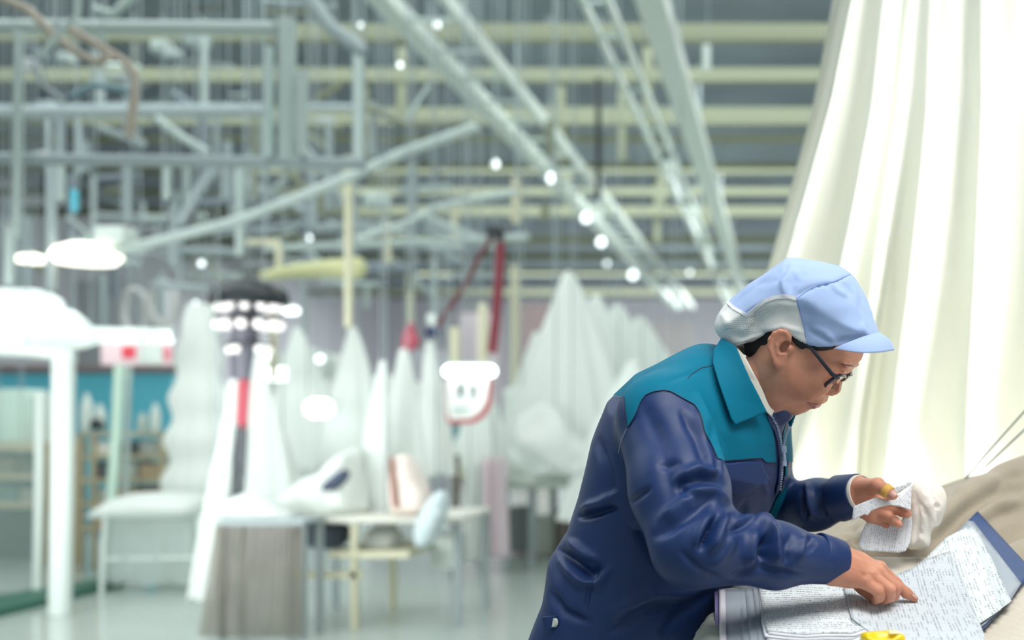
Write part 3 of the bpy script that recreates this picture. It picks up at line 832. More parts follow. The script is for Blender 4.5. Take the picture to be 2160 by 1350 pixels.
# ---- hair
def hair_f(p):
    q = loc(p); x, z = q[:, 0], q[:, 2]
    R = [hs(*k, -.07) for k in [(1558, 700), (1640, 690), (1700, 700), (1745, 722), (1765, 734), (1750, 739), (1728, 741), (1712, 737), (1702, 735), (1702, 733), (1694, 738), (1686, 734), (1677, 726), (1669, 712), (1650, 695), (1628, 704),
                          (1617, 732), (1610, 750), (1598, 763), (1583, 761), (1562, 750)]]
    d = smin(head_sdf(p), ell(p, hw(hp(1597, 735, 0)), (.035, .05, .03)), .02)
    d = np.abs(d-.0005)-.0030+wob(p, .012, 8)*.0003
    return smax(d, poly2(x, z, R), .003)
cloth('hair', hair_f, A(-.21, 1.66, 1.34), A(.16, 1.96, 1.56), .0022, M_HAIR, PERSON, False, 1, 'black hair tucked under the cap')

# ---- eyebrow, lips, nail, plaster
HV = BVHTree.FromPolygons([tuple(x) for x in np.concatenate(bodyv)], [tuple(x) for x in np.concatenate(bodyf)])
ribbon('eyebrow', [(1772, 767), (1786, 771), (1800, 772)], [.0008, .0030, .0015], mat('eyebrow_hair', (128, 88, 76), .8), PERSON, .0002, .0006, n=14, tree=HV)
ribbon('eyelid_lashes', [(1781, 789), (1788, 790), (1794, 787)], [.0008, .0016, .0008], M_HAIR, PERSON, .0002, .0008, n=8, tree=HV)
def lips_f(p):
    q = loc(p); d = head_sdf(p)
    R = smooth_poly([hs(*k, -.02) for k in [(1706, 847), (1716, 850.5), (1728, 851.5), (1729, 858), (1724, 864), (1714, 863), (1709, 856)]], 1)
    return smax(np.abs(d)-.0011, poly2(q[:, 0], q[:, 2], R), .0012)
cloth('lips', lips_f, A(.02, 1.73, 1.31), A(.10, 1.86, 1.37), .0011, M_LIP, PERSON, False, 1)
def nail(c, n, t, r=.0045, ln=.006):
    b = np.cross(n, t); mb = MB(); vs = []; fs = []
    for i in range(5):
        for j in range(7):
            u = (i/4*2-1)*ln; w_ = (j/6*2-1)*r*(1-.25*abs(i/4*2-1)**3)
            vs.append(np.array(c)+t*u+b*w_-n*(w_*w_/r*.45)+n*.0004)
    for i in range(4):
        for j in range(6): fs.append((i*7+j, i*7+j+1, (i+1)*7+j+1, (i+1)*7+j))
    o = raw('fingernail', vs, fs, M_NAIL, PERSON)
    s = o.modifiers.new('t', 'SOLIDIFY'); s.thickness = .0006; return o
h1, n1 = hit(1930, 1257, HV); nail(h1, nrm(np.array(n1)+A(0, 0, .5)), nrm(PA(1929, 1263, 1.757)-PA(1912, 1251, 1.752)), .0040, .0050)
h1, n1 = hit(1884, 1042, HV); t_ = nrm(PA(1883, 1045, 1.898)-PA(1869, 1034, 1.905)); n_ = nrm(np.array(n1)); n_ = nrm(n_-t_*(n_@t_)); nail(h1, n_, t_, .0062, .0065)
ring('plaster', PA(1866, 1032, 1.907), PA(1878, 1041, 1.901), .0116, .0104, M_TAPE, PERSON, .0012)

# ---- cap
CAPP = [(1664, 544), (1667, 544), (1700, 547), (1735, 553), (1766, 562), (1796, 580), (1812, 606), (1826, 636), (1836, 665), (1850, 703), (1853, 712), (1838, 722), (1800, 733), (1764, 733),
        (1738, 733), (1712, 723), (1698, 712), (1670, 700), (1645, 699), (1625, 709), (1596, 722), (1562, 731), (1536, 722), (1517, 704), (1509, 685),
        (1513, 662), (1524, 645), (1536, 632), (1570, 605), (1606, 580), (1640, 558)]
CAP_L = smooth_poly([hl(*k) for k in CAPP], 1)
def cap_sdf(p):
    q = loc(p); x, y, z = q[:, 0], q[:, 1], q[:, 2]
    B = np.interp(x, [-.15, -.08, 0, .06, .12], [.075, .096, .098, .090, .07])
    sd = poly2(x, z, CAP_L); qn = np.clip(-sd/.085, 0, 1); wd = B*np.sqrt(np.maximum(1-(1-qn)**2.6, 0))
    d = np.where(sd < 0, np.maximum((np.abs(y)-wd)*.8, sd), np.sqrt(np.maximum(sd, 0)**2+y*y))
    hd = smax(head_sdf(p)-.0095, sd+.002, .004)
    hd2 = ell(q, (-.062, 0, hl(1600, 700)[1]), (.07, .075, .06)); hd = smin(hd, smax(hd2, sd+.002, .004), .01)
    return smin(d, hd, .010)
# underside opens on the head: carve the head out of the cap
def cap_shell(p):
    d = cap_sdf(p); s = loc(p)
    return smax(d, -(head_sdf(p)-.0035), .002)
NETP = [(1500, 640), (1533, 634), (1545, 648), (1577, 664), (1596, 648), (1615, 634), (1640, 626), (1662, 625), (1678, 629), (1684, 645), (1690, 668), (1696, 690), (1699, 705), (1702, 740), (1500, 780), (1480, 690)]
NET_L = [hs(*k, -.03 if k[0] < 1560 else -.085) for k in NETP]
CAPF = [
    ([(1655, 620), (1652, 595), (1668, 570)], 7, 2.5), ([(1668, 622), (1672, 598), (1690, 578)], 9, -2), ([(1678, 625), (1700, 612), (1722, 603)], 6, -2.2), ([(1722, 603), (1760, 595), (1797, 577)], 3.5, -2.6),
    ([(1755, 598), (1765, 612), (1785, 625)], 6, 2), ([(1770, 593), (1785, 605), (1797, 622)], 5, -2.2), ([(1785, 583), (1800, 605), (1808, 640)], 7, 1.8), ([(1729, 600), (1728, 606)], 4, -1.6), ([(1745, 598), (1744, 604)], 4, -1.6),
    ([(1762, 728), (1790, 712), (1822, 705)], 5, -1.6), ([(1760, 724), (1740, 700), (1716, 690)], 8, 1.4), ([(1826, 700), (1820, 690), (1822, 680)], 6, 1.6), ([(1700, 640), (1740, 650), (1790, 640)], 18, 1.5),
    ([(1710, 700), (1735, 712), (1758, 727)], 6, -1.4), ([(1668, 548), (1672, 570), (1690, 590)], 8, 1.5), ([(1600, 600), (1640, 590), (1660, 570)], 8, -1.2),
    ([(1590, 700), (1600, 680), (1596, 660)], 8, -2.6), ([(1560, 700), (1575, 690), (1585, 672)], 8, 2.4), ([(1530, 700), (1570, 712), (1610, 700)], 7, -2.2), ([(1615, 650), (1640, 640), (1680, 645)], 8, 1.6), ([(1620, 700), (1650, 688), (1690, 700)], 6, 1.8), ([(1520, 660), (1540, 690)], 8, 1.5)]
def capf(v, f):
    v = strokes(v, f, CAPF); return v+vnormals(v, f)*(wob(v, .05, 11)*.0007)[:, None]
CLO, CHI = A(-.28, 1.62, 1.38), A(.20, 2.0, 1.60)
def blue_f(p):
    q = loc(p); d = cap_shell(p); return smax(d, -poly2(q[:, 0], q[:, 2], NET_L), .0015)
def net_f(p):
    q = loc(p); d = cap_shell(p); d = np.maximum(d+.0012, -(d+.0042))
    return smax(d, poly2(q[:, 0], q[:, 2], NET_L)-.001, .0015)
def trim_f(p):
    q = loc(p); d = cap_shell(p); r = np.abs(poly2(q[:, 0], q[:, 2], NET_L)+.002)-.0028
    r = np.maximum(r, poly2(q[:, 0], q[:, 2], [hs(*k, -.06) for k in [(1480, 600), (1690, 600), (1692, 640), (1640, 660), (1577, 690), (1480, 670)]]))
    return smax(np.abs(d-.0004)-.0014, r, .001)
CAPF = [(a_, b_, c_*1.5) for a_, b_, c_ in CAPF]
v, f = polygonise(cap_shell, CLO, CHI, .0026); v = capf(relax(v.astype(float), f, 3), f)
CT = BVHTree.FromPolygons([tuple(x) for x in v], [tuple(x) for x in f])
q_ = (v-HO)@HR
(cv0, cf0, _c0), (cv1, cf1, _c1) = clip(v, f, poly2(q_[:, 0].astype(np.float32), q_[:, 2].astype(np.float32), NET_L).astype(float))
CAP = raw('cap', cv0, cf0, M_CAP, PERSON); CAP['label'] = 'pale blue gathered work cap'
NETO = raw('net_back', cv1, cf1, M_NET, CAP); NETO['label'] = 'white net at the back of the cap'
uvl = NETO.data.uv_layers.new(name='UVMap'); q_ = (cv1-HO)@HR
th_ = np.arctan2(q_[:, 0]+.03, np.abs(q_[:, 1])); uu = np.stack([th_*.095, q_[:, 2]], 1)
li = np.zeros(len(NETO.data.loops), np.int32); NETO.data.loops.foreach_get('vertex_index', li); uvl.data.foreach_set('uv', uu[li].astype(np.float32).ravel())
ribbon('net_binding', [(1534, 636), (1546, 649), (1576, 665)], .0045, mat('white_binding', (238, 238, 242), .8), CAP, .0004, .0012, tree=CT)
ribbon('net_binding', [(1576, 665), (1586, 657), (1597, 647), (1615, 634), (1640, 626), (1662, 625), (1680, 630)], .0055, bpy.data.materials['white_binding'], CAP, .0004, .0012, tree=CT)
ribbon('cap_seam', [(1682, 632), (1690, 668), (1696, 690), (1700, 712)], .0008, mat('blue_seam', (120, 142, 196), .8), CAP, .0003, .0006, tree=CT)
ribbon('cap_seam', [(1684, 628), (1705, 612), (1724, 603), (1760, 594), (1798, 577)], .0009, bpy.data.materials['blue_seam'], CAP, .0001, .0006, tree=CT)

# peak
def peak():
    vs = []; fs = []; NU, NV = 48, 12
    e0 = np.array(hs(1760, 735, -.08)); i1 = np.array(hl(1849, 704)); o1 = np.array(hl(1881, 741))
    for i in range(NU+1):
        an = (i/NU*2-1)*math.pi/2; c = math.cos(an)
        for j in range(NV+1):
            w_ = j/NV
            pin = e0+(i1-e0)*c**1.0; pout = e0+(o1-e0)*c**.75
            q_ = pin+(pout-pin)*w_
            y = .083*math.sin(an)*(1+.10*w_*c)
            bulge = .005*math.sin(math.pi*w_)*c
            vs.append(hw((q_[0]+bulge*.4, y, q_[1]+bulge-.010*w_*(1-c)*c*2)))
    for i in range(NU):
        for j in range(NV): fs.append((i*(NV+1)+j, (i+1)*(NV+1)+j, (i+1)*(NV+1)+j+1, i*(NV+1)+j+1))
    o = raw('peak', vs, fs, M_CAP, CAP); s = o.modifiers.new('t', 'SOLIDIFY'); s.thickness = .0022; s.offset = 0
    return o
peak()

# ------------------------------------------------------------------ eyeglasses
GL = root('eyeglasses', tuple(map(float, hw(hp(1790, 790, 0)))), 'dark framed eyeglasses with amber inner rims worn by the worker', 'glasses')
g_top = np.array(hs(1773, 797, -.062)); g_bot = np.array(hs(1752, 815, -.050)); gu = (g_top-g_bot)/np.linalg.norm(g_top-g_bot)
gc = g_top-gu*.009
def gp(y, s, o=0.0):   # lateral y, s along the lens height, o out of the lens plane
    return hw((gc[0]+gu[0]*s+gu[1]*o, y, gc[1]+gu[1]*s-gu[0]*o))
for sg in (-1, 1):
    pts = []
    for k in range(40):
        a_ = 2*math.pi*k/40; e = 2/3.2
        cy = abs(math.cos(a_))**e*math.copysign(1, math.cos(a_)); cz = abs(math.sin(a_))**e*math.copysign(1, math.sin(a_))
        pts.append(gp(sg*(.034+.0255*cy),   .0160*cz-.006, -.006*((.034+.0255*cy)/.06)**2))
    MB().tube(pts, .0021, 8, closed=True).build('rim', M_DARK, GL)
    MB().tube([p_-fx*.0018 for p_ in map(np.array, pts)], .0017, 6, closed=True).build('rim_liner', M_BROWN, GL)
    c_ = gp(sg*.034, -.006, -.002); vs = [c_]+[tuple(p_) for p_ in pts]
    lo_ = raw('lens', vs, [(0, 1+k, 1+(k+1) % 40) for k in range(40)], M_LENS, GL)
    sm = lo_.modifiers.new('t', 'SOLIDIFY'); sm.thickness = .0012
    hx = gp(sg*.0615, .007, -.004)
    MB().tube([gp(sg*.057, .005, -.003), gp(sg*.063, .005, -.005), gp(sg*.0660, .003, -.012)], .0032, 8).build('hinge_block', M_DARK, GL)
    tip = hw(A(hs(1664, 697, -.08)[0], sg*.080, hs(1664, 697, -.08)[1])); bk = hw(A(hs(1650, 706, -.075)[0], sg*.076, hs(1650, 706, -.075)[1]))
    h0 = gp(sg*.0665, .003, -.010)
    md = hw(A(hs(1712, 735, -.079)[0], sg*.079, hs(1712, 735, -.079)[1]))
    MB().tube([h0, (np.array(h0)+md)/2+ly*sg*.001, md, (md+tip)/2, tip, bk], [.0032, .0030, .0028, .0026, .0024, .002], 8).build('temple_arm', M_DARK, GL)
    MB().tube([gp(sg*.0125, -.005, -.001), gp(sg*.0115, -.007, -.006)], .0018, 6).build('nose_pad', M_BROWN, GL)
MB().tube([gp(-.0095, .005, 0), gp(-.004, .008, .001), gp(.004, .008, .001), gp(.0095, .005, 0)], .0021, 8).build('bridge', M_DARK, GL)

# hem tab with snap button at the back of the jacket
hb, nbk = hit(1172, 1313)
if hb is not None:
    MB().tube([P(1160, 1300, hb.y), P(1163, 1325, hb.y)], .012, 12, flat=.4).build('hem_tab', M_NAVY, JACKET)
    c_ = hb+nbk*.002; MB().tube([c_, c_+nbk*.004], [.0075, .0065], 20).build('snap_button', M_BUTTON, JACKET)
# ------------------------------------------------------------------ workbench, cloth piles, papers
def Sf(X, Y):
    """height of the sloping heap the papers lie on"""
    t = np.clip((Y-1.70)/.2, 0, 1); return 1.021+.12*(Y-1.8)+.23*np.where(Y > 1.9, Y-1.8, (Y-1.7)*.5*t)
def Bf(X, Y):
    """beige blanket heaped behind the papers"""
    ridge = np.interp(X, [0, .08, .15, .22, .32, .42, .50, .62, .8], [1.03, 1.085, 1.115, 1.15, 1.168, 1.198, 1.214, 1.20, 1.17])
    t = np.clip((Y-1.86)/.42, 0, 1); t = t*t*(3-2*t)
    b = np.clip((Y-2.42)/.35, 0, 1); b = b*b*(3-2*b)
    z = 1.025+(ridge-1.025)*t-.16*b
    for (x0, y0, x1, y1, w_, a_) in ((.10, 1.98, .50, 2.28, .035, .020), (.16, 1.93, .62, 2.20, .030, -.018), (.22, 1.92, .70, 2.12, .04, .016), (.05, 2.05, .18, 2.10, .022, .018),
                                     (.06, 1.97, .17, 2.01, .020, -.014), (.40, 2.06, .55, 2.26, .030, -.016), (.5, 2.02, .8, 2.12, .03, .014), (.55, 2.1, .75, 2.3, .04, -.014)):
        dx, dy = x1-x0, y1-y0; L = dx*dx+dy*dy; s_ = np.clip(((X-x0)*dx+(Y-y0)*dy)/L, 0, 1)
        dd = np.hypot(X-x0-s_*dx, Y-y0-s_*dy); z = z+1.7*a_*np.exp(-(dd/w_)**2)
    return z
def Top(X, Y):
    a = np.asarray(Sf(X, Y), float); b = Bf(X, Y)+.004-.16*np.clip((2.03-Y)/.13, 0, 1)-.1*np.clip((.2-X)/.05, 0, 1)
    return smax(a, b, .02)
def land(px, py, lift=0.0, fn=Top):
    Ys = np.arange(1.35, 2.6, .002); X = (px-CX)/F*Ys; Z = CZ-(py-CY)/F*Ys
    d = Z-(fn(X, Ys)+lift); i = np.where(d < 0)[0]
    i = i[0] if len(i) else -1
    return (float(X[i]), float(Ys[i]), float(Z[i]))
def hfield(name, fn, x0, x1, y0, y1, nx, ny, base, m, parent=None, st=None):
    xs = np.linspace(x0, x1, nx); ys = np.linspace(y0, y1, ny); X, Y = np.meshgrid(xs, ys, indexing='ij'); Z = fn(X, Y)
    vs = np.stack([X, Y, Z], -1).reshape(-1, 3); n = len(vs)
    fs = [(i*ny+j, (i+1)*ny+j, (i+1)*ny+j+1, i*ny+j+1) for i in range(nx-1) for j in range(ny-1)]
    if st: vs = strokes(vs.astype(float), np.array(fs), st)
    # skirt down to the table so that the heap has a body
    rim = [i*ny for i in range(nx)]+[(nx-1)*ny+j for j in range(1, ny)]+[i*ny+ny-1 for i in range(nx-2, -1, -1)]+[j for j in range(ny-2, 0, -1)]
    low = vs[rim].copy(); low[:, 2] = base; vs = np.concatenate([vs, low]); k = len(rim)
    fs += [(rim[(i+1) % k], rim[i], n+i, n+(i+1) % k) for i in range(k)]
    fs.append(tuple(n+i for i in range(k))[::-1])
    return raw(name, vs, fs, m, parent)

M_STEEL = mat('painted_steel', (150, 160, 158), .4, .3)
TB = root('work_table', (.60, 2.1, 0), 'grey work table under the papers and the beige blanket', 'table')
MB().box((-.12, 1.47, .90), (1.42, 2.95, .93), .006).build('tabletop', mat('table_laminate', (196, 200, 196), .5), TB)
for x_ in (-.08, 1.38):
    for y_ in (1.52, 2.90): MB().box((x_-.02, y_-.02, 0), (x_+.02, y_+.02, .90), .003).build('leg', M_STEEL, TB)

# ribbed cream fabric under the papers
M_RIB = mat('cream_knit', (214, 206, 192), .9, var=.05, vscale=20, bump=.4, bscale=300)
def ribbed(X, Y):
    u = X*.80+Y*.60
    return Sf(X, Y)-.012+.0055*np.abs(np.sin(u*math.pi/.021))**.7*np.clip((X-.0)/.1, 0, 1)*np.clip((1.90-Y)/.08, 0, 1)-.10*np.clip((1.53-Y)/.06, 0, 1)**2-.05*np.clip((-.06-X)/.04, 0, 1)**2
o = hfield('ribbed_fabric', ribbed, -.085, 1.30, 1.48, 1.99, 420, 90, .93, M_RIB)
meta(o, 'cream ribbed knit fabric heaped beneath the papers and the blue folder', 'fabric')
# beige fleece blanket
BLF = [([(2160, 1030), (2100, 1040), (2040, 1080), (1985, 1130), (1950, 1160)], 14, -16), ([(2160, 1075), (2110, 1085), (2060, 1120)], 12, -14), ([(2130, 1005), (2070, 1030), (2010, 1070), (1975, 1110)], 16, 12),
       ([(2150, 1055), (2090, 1062), (2030, 1105)], 12, 10), ([(1755, 1110), (1790, 1092), (1830, 1090)], 10, 9), ([(1775, 1140), (1800, 1122), (1812, 1150)], 10, -16), ([(1840, 1180), (1880, 1172), (1930, 1165)], 8, -9),
       ([(1885, 1205), (1900, 1185), (1940, 1165)], 7, -13), ([(1960, 1150), (1930, 1172), (1890, 1190)], 9, 9), ([(2160, 1000), (2120, 1010), (2090, 1040)], 9, -9), ([(2010, 1040), (2040, 1025), (2080, 1010)], 10, 7)]
M_FLEECE = mat('beige_fleece', (172, 161, 142), .95, var=.16, vscale=14, bump=.7, bscale=500, sheen=.4)
o = hfield('blanket', lambda X, Y: Bf(X, Y)+.0015*np.sin(X*70+3*np.sin(Y*40)), -.02, 1.25, 1.88, 2.80, 260, 190, .93, M_FLEECE, None, BLF)
meta(o, 'beige fleece blanket heaped on the table behind the papers', 'blanket')
# grey padded roll at the table's front corner
v, f = polygonise(lambda p: smax(rcone(p, A(-.104, 1.56, .975), A(-.092, 1.80, .985), .030, .032)+wob(p, .07, 21)*.0025, -(p[:, 2]-.931), .005), A(-.18, 1.50, .92), A(-.04, 1.92, 1.06), .004)
meta(raw('fabric_roll', relax(v.astype(float), f, 2), f, mat('grey_padding', (150, 156, 148), .9, var=.1)), 'grey padded fabric roll between the worker and the open binder', 'fabric roll')

def print_mat(name, ang, rows=150, seed=0., paper=(206, 214, 220), ink=(104, 112, 128), dens=.5, grid=True):
    """paper with rows of small illegible print, blocks of text and thin ruled lines, in metres of the sheet"""
    m = mat(name, paper, .75); nt = m.node_tree; b = nt.nodes['Principled BSDF']; N = nt.nodes; Lk = nt.links.new
    tc = N['Texture Coordinate']; mp = N.new('ShaderNodeMapping'); mp.inputs['Rotation'].default_value = (0, 0, ang); mp.inputs['Location'].default_value = (seed, seed*.7, 0)
    Lk(tc.outputs['Object'], mp.inputs['Vector'])
    sp = N.new('ShaderNodeSeparateXYZ'); Lk(mp.outputs[0], sp.inputs[0])
    def M(op, a, bb=None, c=None):
        n = N.new('ShaderNodeMath'); n.operation = op
        for i, v_ in enumerate((a, bb, c)):
            if v_ is None: continue
            if isinstance(v_, (int, float)): n.inputs[i].default_value = v_
            else: Lk(v_, n.inputs[i])
        return n.outputs[0]
    row = M('MULTIPLY', sp.outputs['Y'], rows); fr = M('FRACT', row); rid = M('FLOOR', row)
    inrow = M('MULTIPLY', M('GREATER_THAN', fr, .32), M('LESS_THAN', fr, .78))
    cx = N.new('ShaderNodeCombineXYZ'); Lk(M('MULTIPLY', sp.outputs['X'], 760.), cx.inputs[0]); Lk(M('MULTIPLY', rid, 7.31), cx.inputs[1])
    n1 = N.new('ShaderNodeTexNoise'); n1.inputs['Scale'].default_value = 1.0; n1.inputs['Detail'].default_value = 1; Lk(cx.outputs[0], n1.inputs['Vector'])
    ch = M('GREATER_THAN', n1.outputs['Fac'], .50)
    cb = N.new('ShaderNodeCombineXYZ'); Lk(M('MULTIPLY', sp.outputs['X'], 34.), cb.inputs[0]); Lk(M('MULTIPLY', rid, .55), cb.inputs[1])
    n2 = N.new('ShaderNodeTexNoise'); n2.inputs['Scale'].default_value = 1.0; n2.inputs['Detail'].default_value = 0; Lk(cb.outputs[0], n2.inputs['Vector'])
    blk = M('GREATER_THAN', n2.outputs['Fac'], 1-dens)
    txt = M('MULTIPLY', M('MULTIPLY', inrow, ch), blk)
    if grid:
        g1 = M('LESS_THAN', M('FRACT', M('MULTIPLY', sp.outputs['X'], 31.)), .018); g2 = M('LESS_THAN', M('FRACT', M('MULTIPLY', sp.outputs['Y'], 17.)), .012)
        txt = M('MAXIMUM', txt, M('MULTIPLY', M('MAXIMUM', g1, g2), .6))
    mx = N.new('ShaderNodeMix'); mx.data_type = 'RGBA'; mx.inputs[6].default_value = lin(paper)+(1,); mx.inputs[7].default_value = lin(ink)+(1,)
    Lk(M('MULTIPLY', txt, .7), mx.inputs[0]); Lk(mx.outputs[2], b.inputs['Base Color'])
    return m

from mathutils.geometry import delaunay_2d_cdt
def patch(name, poly, place, m, parent=None, step=8, thick=.0006):
    """a thin sheet: a pixel outline filled with a fine net, each point put in place by place(px, py)"""
    poly = [Vector(p) for p in poly]; B_ = []
    for i in range(len(poly)):
        a, b = poly[i-1], poly[i]; k = max(1, int((b-a).length/step))
        B_ += [a+(b-a)*j/k for j in range(k)]
    xs = [p.x for p in poly]; ys = [p.y for p in poly]; pa = np.array([tuple(p) for p in poly])
    gx, gy = np.meshgrid(np.arange(min(xs)+step/2, max(xs), step), np.arange(min(ys)+step/2, max(ys), step)); gx = gx.ravel().astype(np.float32); gy = gy.ravel().astype(np.float32)
    ok = poly2(gx, gy, pa) < -step*.4
    pts = B_+[Vector((float(x), float(y))) for x, y in zip(gx[ok], gy[ok])]
    nb = len(B_)
    V, E_, Fc, *_ = delaunay_2d_cdt(pts, [], [list(range(nb))], 1, 1e-4)
    o = raw(name, [place(v.x, v.y) for v in V], Fc, m, parent)
    s = o.modifiers.new('t', 'SOLIDIFY'); s.thickness = thick; s.offset = 1
    return o

M_FOLDER = mat('blue_folder', (66, 86, 128), .5)
M_SLEEVE = mat('clear_sleeve', (196, 206, 216), .18, alpha=.55)
def on(lift, wave=0.0, ph=0.0):
    def g(px, py):
        if callable(lift): x, y, z = land(px, py, lift(px, py)); return (x, y, z)
        x, y, z = land(px, py, lift); return (x, y, z+wave*math.sin(px*.05+py*.03+ph))
    return g
# blue folder with its clear sleeve
FD = root('folder', land(2040, 1180, 0), 'blue plastic folder lying open under the sheets, corner tipped up', 'folder')
patch('cover', [(2062, 1078), (2178, 1203), (2140, 1252), (2080, 1320), (1960, 1400), (1858, 1245), (1950, 1190)], on(.004), M_FOLDER, FD, 10, .0022)
patch('clear_sleeve', [(2042, 1098), (2054, 1100), (2154, 1230), (2134, 1262), (2078, 1316), (1970, 1390), (1870, 1240), (1960, 1180)], on(.0075), M_SLEEVE, FD, 10, .0006)
def sheet(poly, lift, m, label, grp=None, name='paper_sheet', wave=.001, ph=0):
    o = patch(name, poly, on(lift, wave, ph), m, None, 8, .0005); return meta(o, label, 'paper', grp)
_a = Vector(land(2003, 1162, .017)); _b = Vector(land(2072, 1335, .017)); RA = -math.atan2(_b.y-_a.y, _b.x-_a.x)
MP = print_mat('printed_form_a', RA, 200, .3); MP2 = print_mat('printed_form_b', RA, 190, 1.7, (222, 230, 232), (96, 104, 116)); MP3 = print_mat('printed_form_c', RA, 190, 2.9, (214, 224, 226), (104, 112, 122))
sheet([(2052, 1107), (2066, 1128), (2100, 1195), (2134, 1268), (2068, 1312), (1990, 1360), (1905, 1225), (1980, 1170)], .0105, MP3, 'printed form lowest in the fan of sheets, on the clear sleeve of the blue folder')
sheet([(2039, 1112), (2060, 1150), (2112, 1284), (2070, 1311), (1990, 1350), (1900, 1230), (1962, 1168), (1995, 1135)], .0135, MP2, 'printed form in the middle of the fan, its top showing above the pointed-at sheet')
sheet([(2003, 1162), (2020, 1195), (2076, 1338), (2080, 1400), (1900, 1400), (1850, 1346), (1796, 1303), (1784, 1258), (1779, 1236), (1885, 1213), (1925, 1197), (1950, 1180)], lambda x, y: .0175+.009*min(1, max(0, (1842-x)/45)), MP, 'printed form on top of the fan, touched by the pointing finger')
sheet([(1779, 1240), (1786, 1262), (1797, 1310), (1850, 1354), (1910, 1410), (1990, 1400), (1950, 1300), (1860, 1250)], lambda x, y: .0145+.009*min(1, max(0, (1842-x)/45)), MP2, 'white sheet just under the pointed-at form, its edge showing at the lower corner')

# open binder
BN = root('binder', land(1690, 1290, 0), 'open binder of printed pages in clear sleeves under the near forearm', 'binder')
MPB = print_mat('binder_print', .04, 110, 4.1, (226, 233, 235), (110, 120, 134), .62, False)
patch('base_page', [(1532, 1241), (1640, 1236), (1786, 1236), (1850, 1420), (1540, 1420)], on(.004), mat('base_page', (206, 214, 224), .6), BN, 12, .001)
patch('cover', [(1507, 1248), (1534, 1242), (1548, 1420), (1512, 1420)], on(.002), mat('lavender_cover', (150, 140, 190), .5), BN, 12, .002)
patch('clear_sleeve', [(1516, 1243), (1605, 1236), (1640, 1300), (1640, 1420), (1518, 1420)], on(.008, .001), M_SLEEVE, BN, 10, .0006)
for i, (dx, lf) in enumerate(((0, .007), (8, .009), (17, .011), (27, .013))):
    patch('clear_sleeve', [(1545+dx*1.6, 1241-i), (1640, 1232), (1700, 1300), (1690, 1420), (1555+dx*1.9, 1420)], on(lf, .0012, i), M_SLEEVE, BN, 10, .0006)
patch('spine_strip', [(1517, 1244), (1530, 1243), (1534, 1420), (1518, 1420)], on(.010), mat('white_strip', (225, 222, 232), .5), BN, 10, .001)
pg = [(1600, 1228), (1660, 1222), (1782, 1224), (1797, 1262), (1832, 1322), (1800, 1333), (1700, 1336), (1618, 1330), (1611, 1300)]
for i in range(7):
    patch('page', [(x+(6 if y > 1290 else 1)*math.sin(i*2.3)*.8, y+(i*6.5 if y > 1290 else 0)) for x, y in pg], on(.0215-i*.0022, .0006, i*.1), MPB if i == 0 else mat('page_paper', (232-i*3, 234-i*3, 238-i*2), .8), BN, 12, .0010)

# yellow tape measure, dark in the middle
tp = Vector(land(1862, 1356, .030)); TM = root('tape_measure', tuple(tp), 'yellow plastic tape measure with dark centre at the lower edge of the papers', 'tape measure')
def tm(p):
    q = p-np.array(tp, np.float32); u = q[:, 0]*.94+q[:, 1]*.34; w_ = -q[:, 0]*.34+q[:, 1]*.94
    bx = np.maximum(np.abs(u)-.019, 0); by = np.maximum(np.abs(w_)-.012, 0); bz = np.maximum(np.abs(q[:, 2]+.0)-.006, 0)
    d = np.sqrt(bx*bx+by*by+bz*bz)-.008
    return smax(d, -ell(np.stack([u+.006, w_+.012, q[:, 2]-.014], 1), (0, 0, 0), (.020, .014, .009)), .003)
v, f = polygonise(tm, tp-Vector((.045, .045, .022)), tp+Vector((.045, .045, .022)), .0015)
raw('case', relax(v.astype(float), f, 1), f, mat('yellow_plastic', (246, 214, 24), .3, coat=.3), TM)
MB().lathe([(.0105, 0), (.0105, .004), (.008, .006)], (tp.x-.008, tp.y-.014, tp.z-.002), 20).build('grip', mat('dark_grip', (48, 54, 66), .5), TM)
MB().box((tp.x+.008, tp.y-.010, tp.z+.0135), (tp.x+.022, tp.y+.008, tp.z+.0150), .0006).build('label_patch', mat('cream_patch', (250, 236, 190), .5), TM)

# ------------------------------------------------------------------ quilted cloth and slips in the left hand
QP = smooth_poly([(1918, 1030), (1935, 1012), (1955, 1006), (1978, 1013), (1994, 1034), (1998, 1060), (1990, 1085), (1980, 1105), (1966, 1112), (1964, 1150), (1956, 1158), (1916, 1160), (1906, 1150), (1912, 1100)], 2)
QD = 1.975
QW = [((x-CX)/F*QD, CZ-(y-CY)/F*QD) for x, y in QP]
def quilt(p):
    d = inflate(p[:, 0], p[:, 2], p[:, 1]-QD, QW, .046, .040)
    u = p[:, 0]*.9+p[:, 2]*.4; w_ = -p[:, 0]*.4+p[:, 2]*.9
    return d+.0035*np.exp(-((np.mod(u+.3*np.floor(w_/.03)*.026, .026)-.013)**2+(np.mod(w_, .03)-.015)**2*.5)/.000012)+wob(p, .07, 31)*.003
v, f = polygonise(quilt, A(.19, 1.90, 1.06), A(.32, 2.05, 1.24), .0024)
v = strokes(relax(v.astype(float), f, 1), f, [([(1956, 1022), (1976, 1060), (1978, 1100)], 6, -5), ([(1940, 1060), (1958, 1090), (1962, 1112)], 5, -4), ([(1966, 1040), (1986, 1070)], 5, 3), ([(1930, 1040), (1938, 1090), (1930, 1150)], 6, -3)])
meta(raw('quilted_cloth', v, f, mat('cream_quilting', (240, 232, 222), .9, bump=.3, bscale=300)), 'puffy cream quilted cloth bunched in the worker\'s raised hand', 'cloth')
def vert(Yf):
    def g(px, py): return P(px, py, Yf(px, py))
    return g
S1 = print_mat('slip_print_a', 0, 0, 0); 
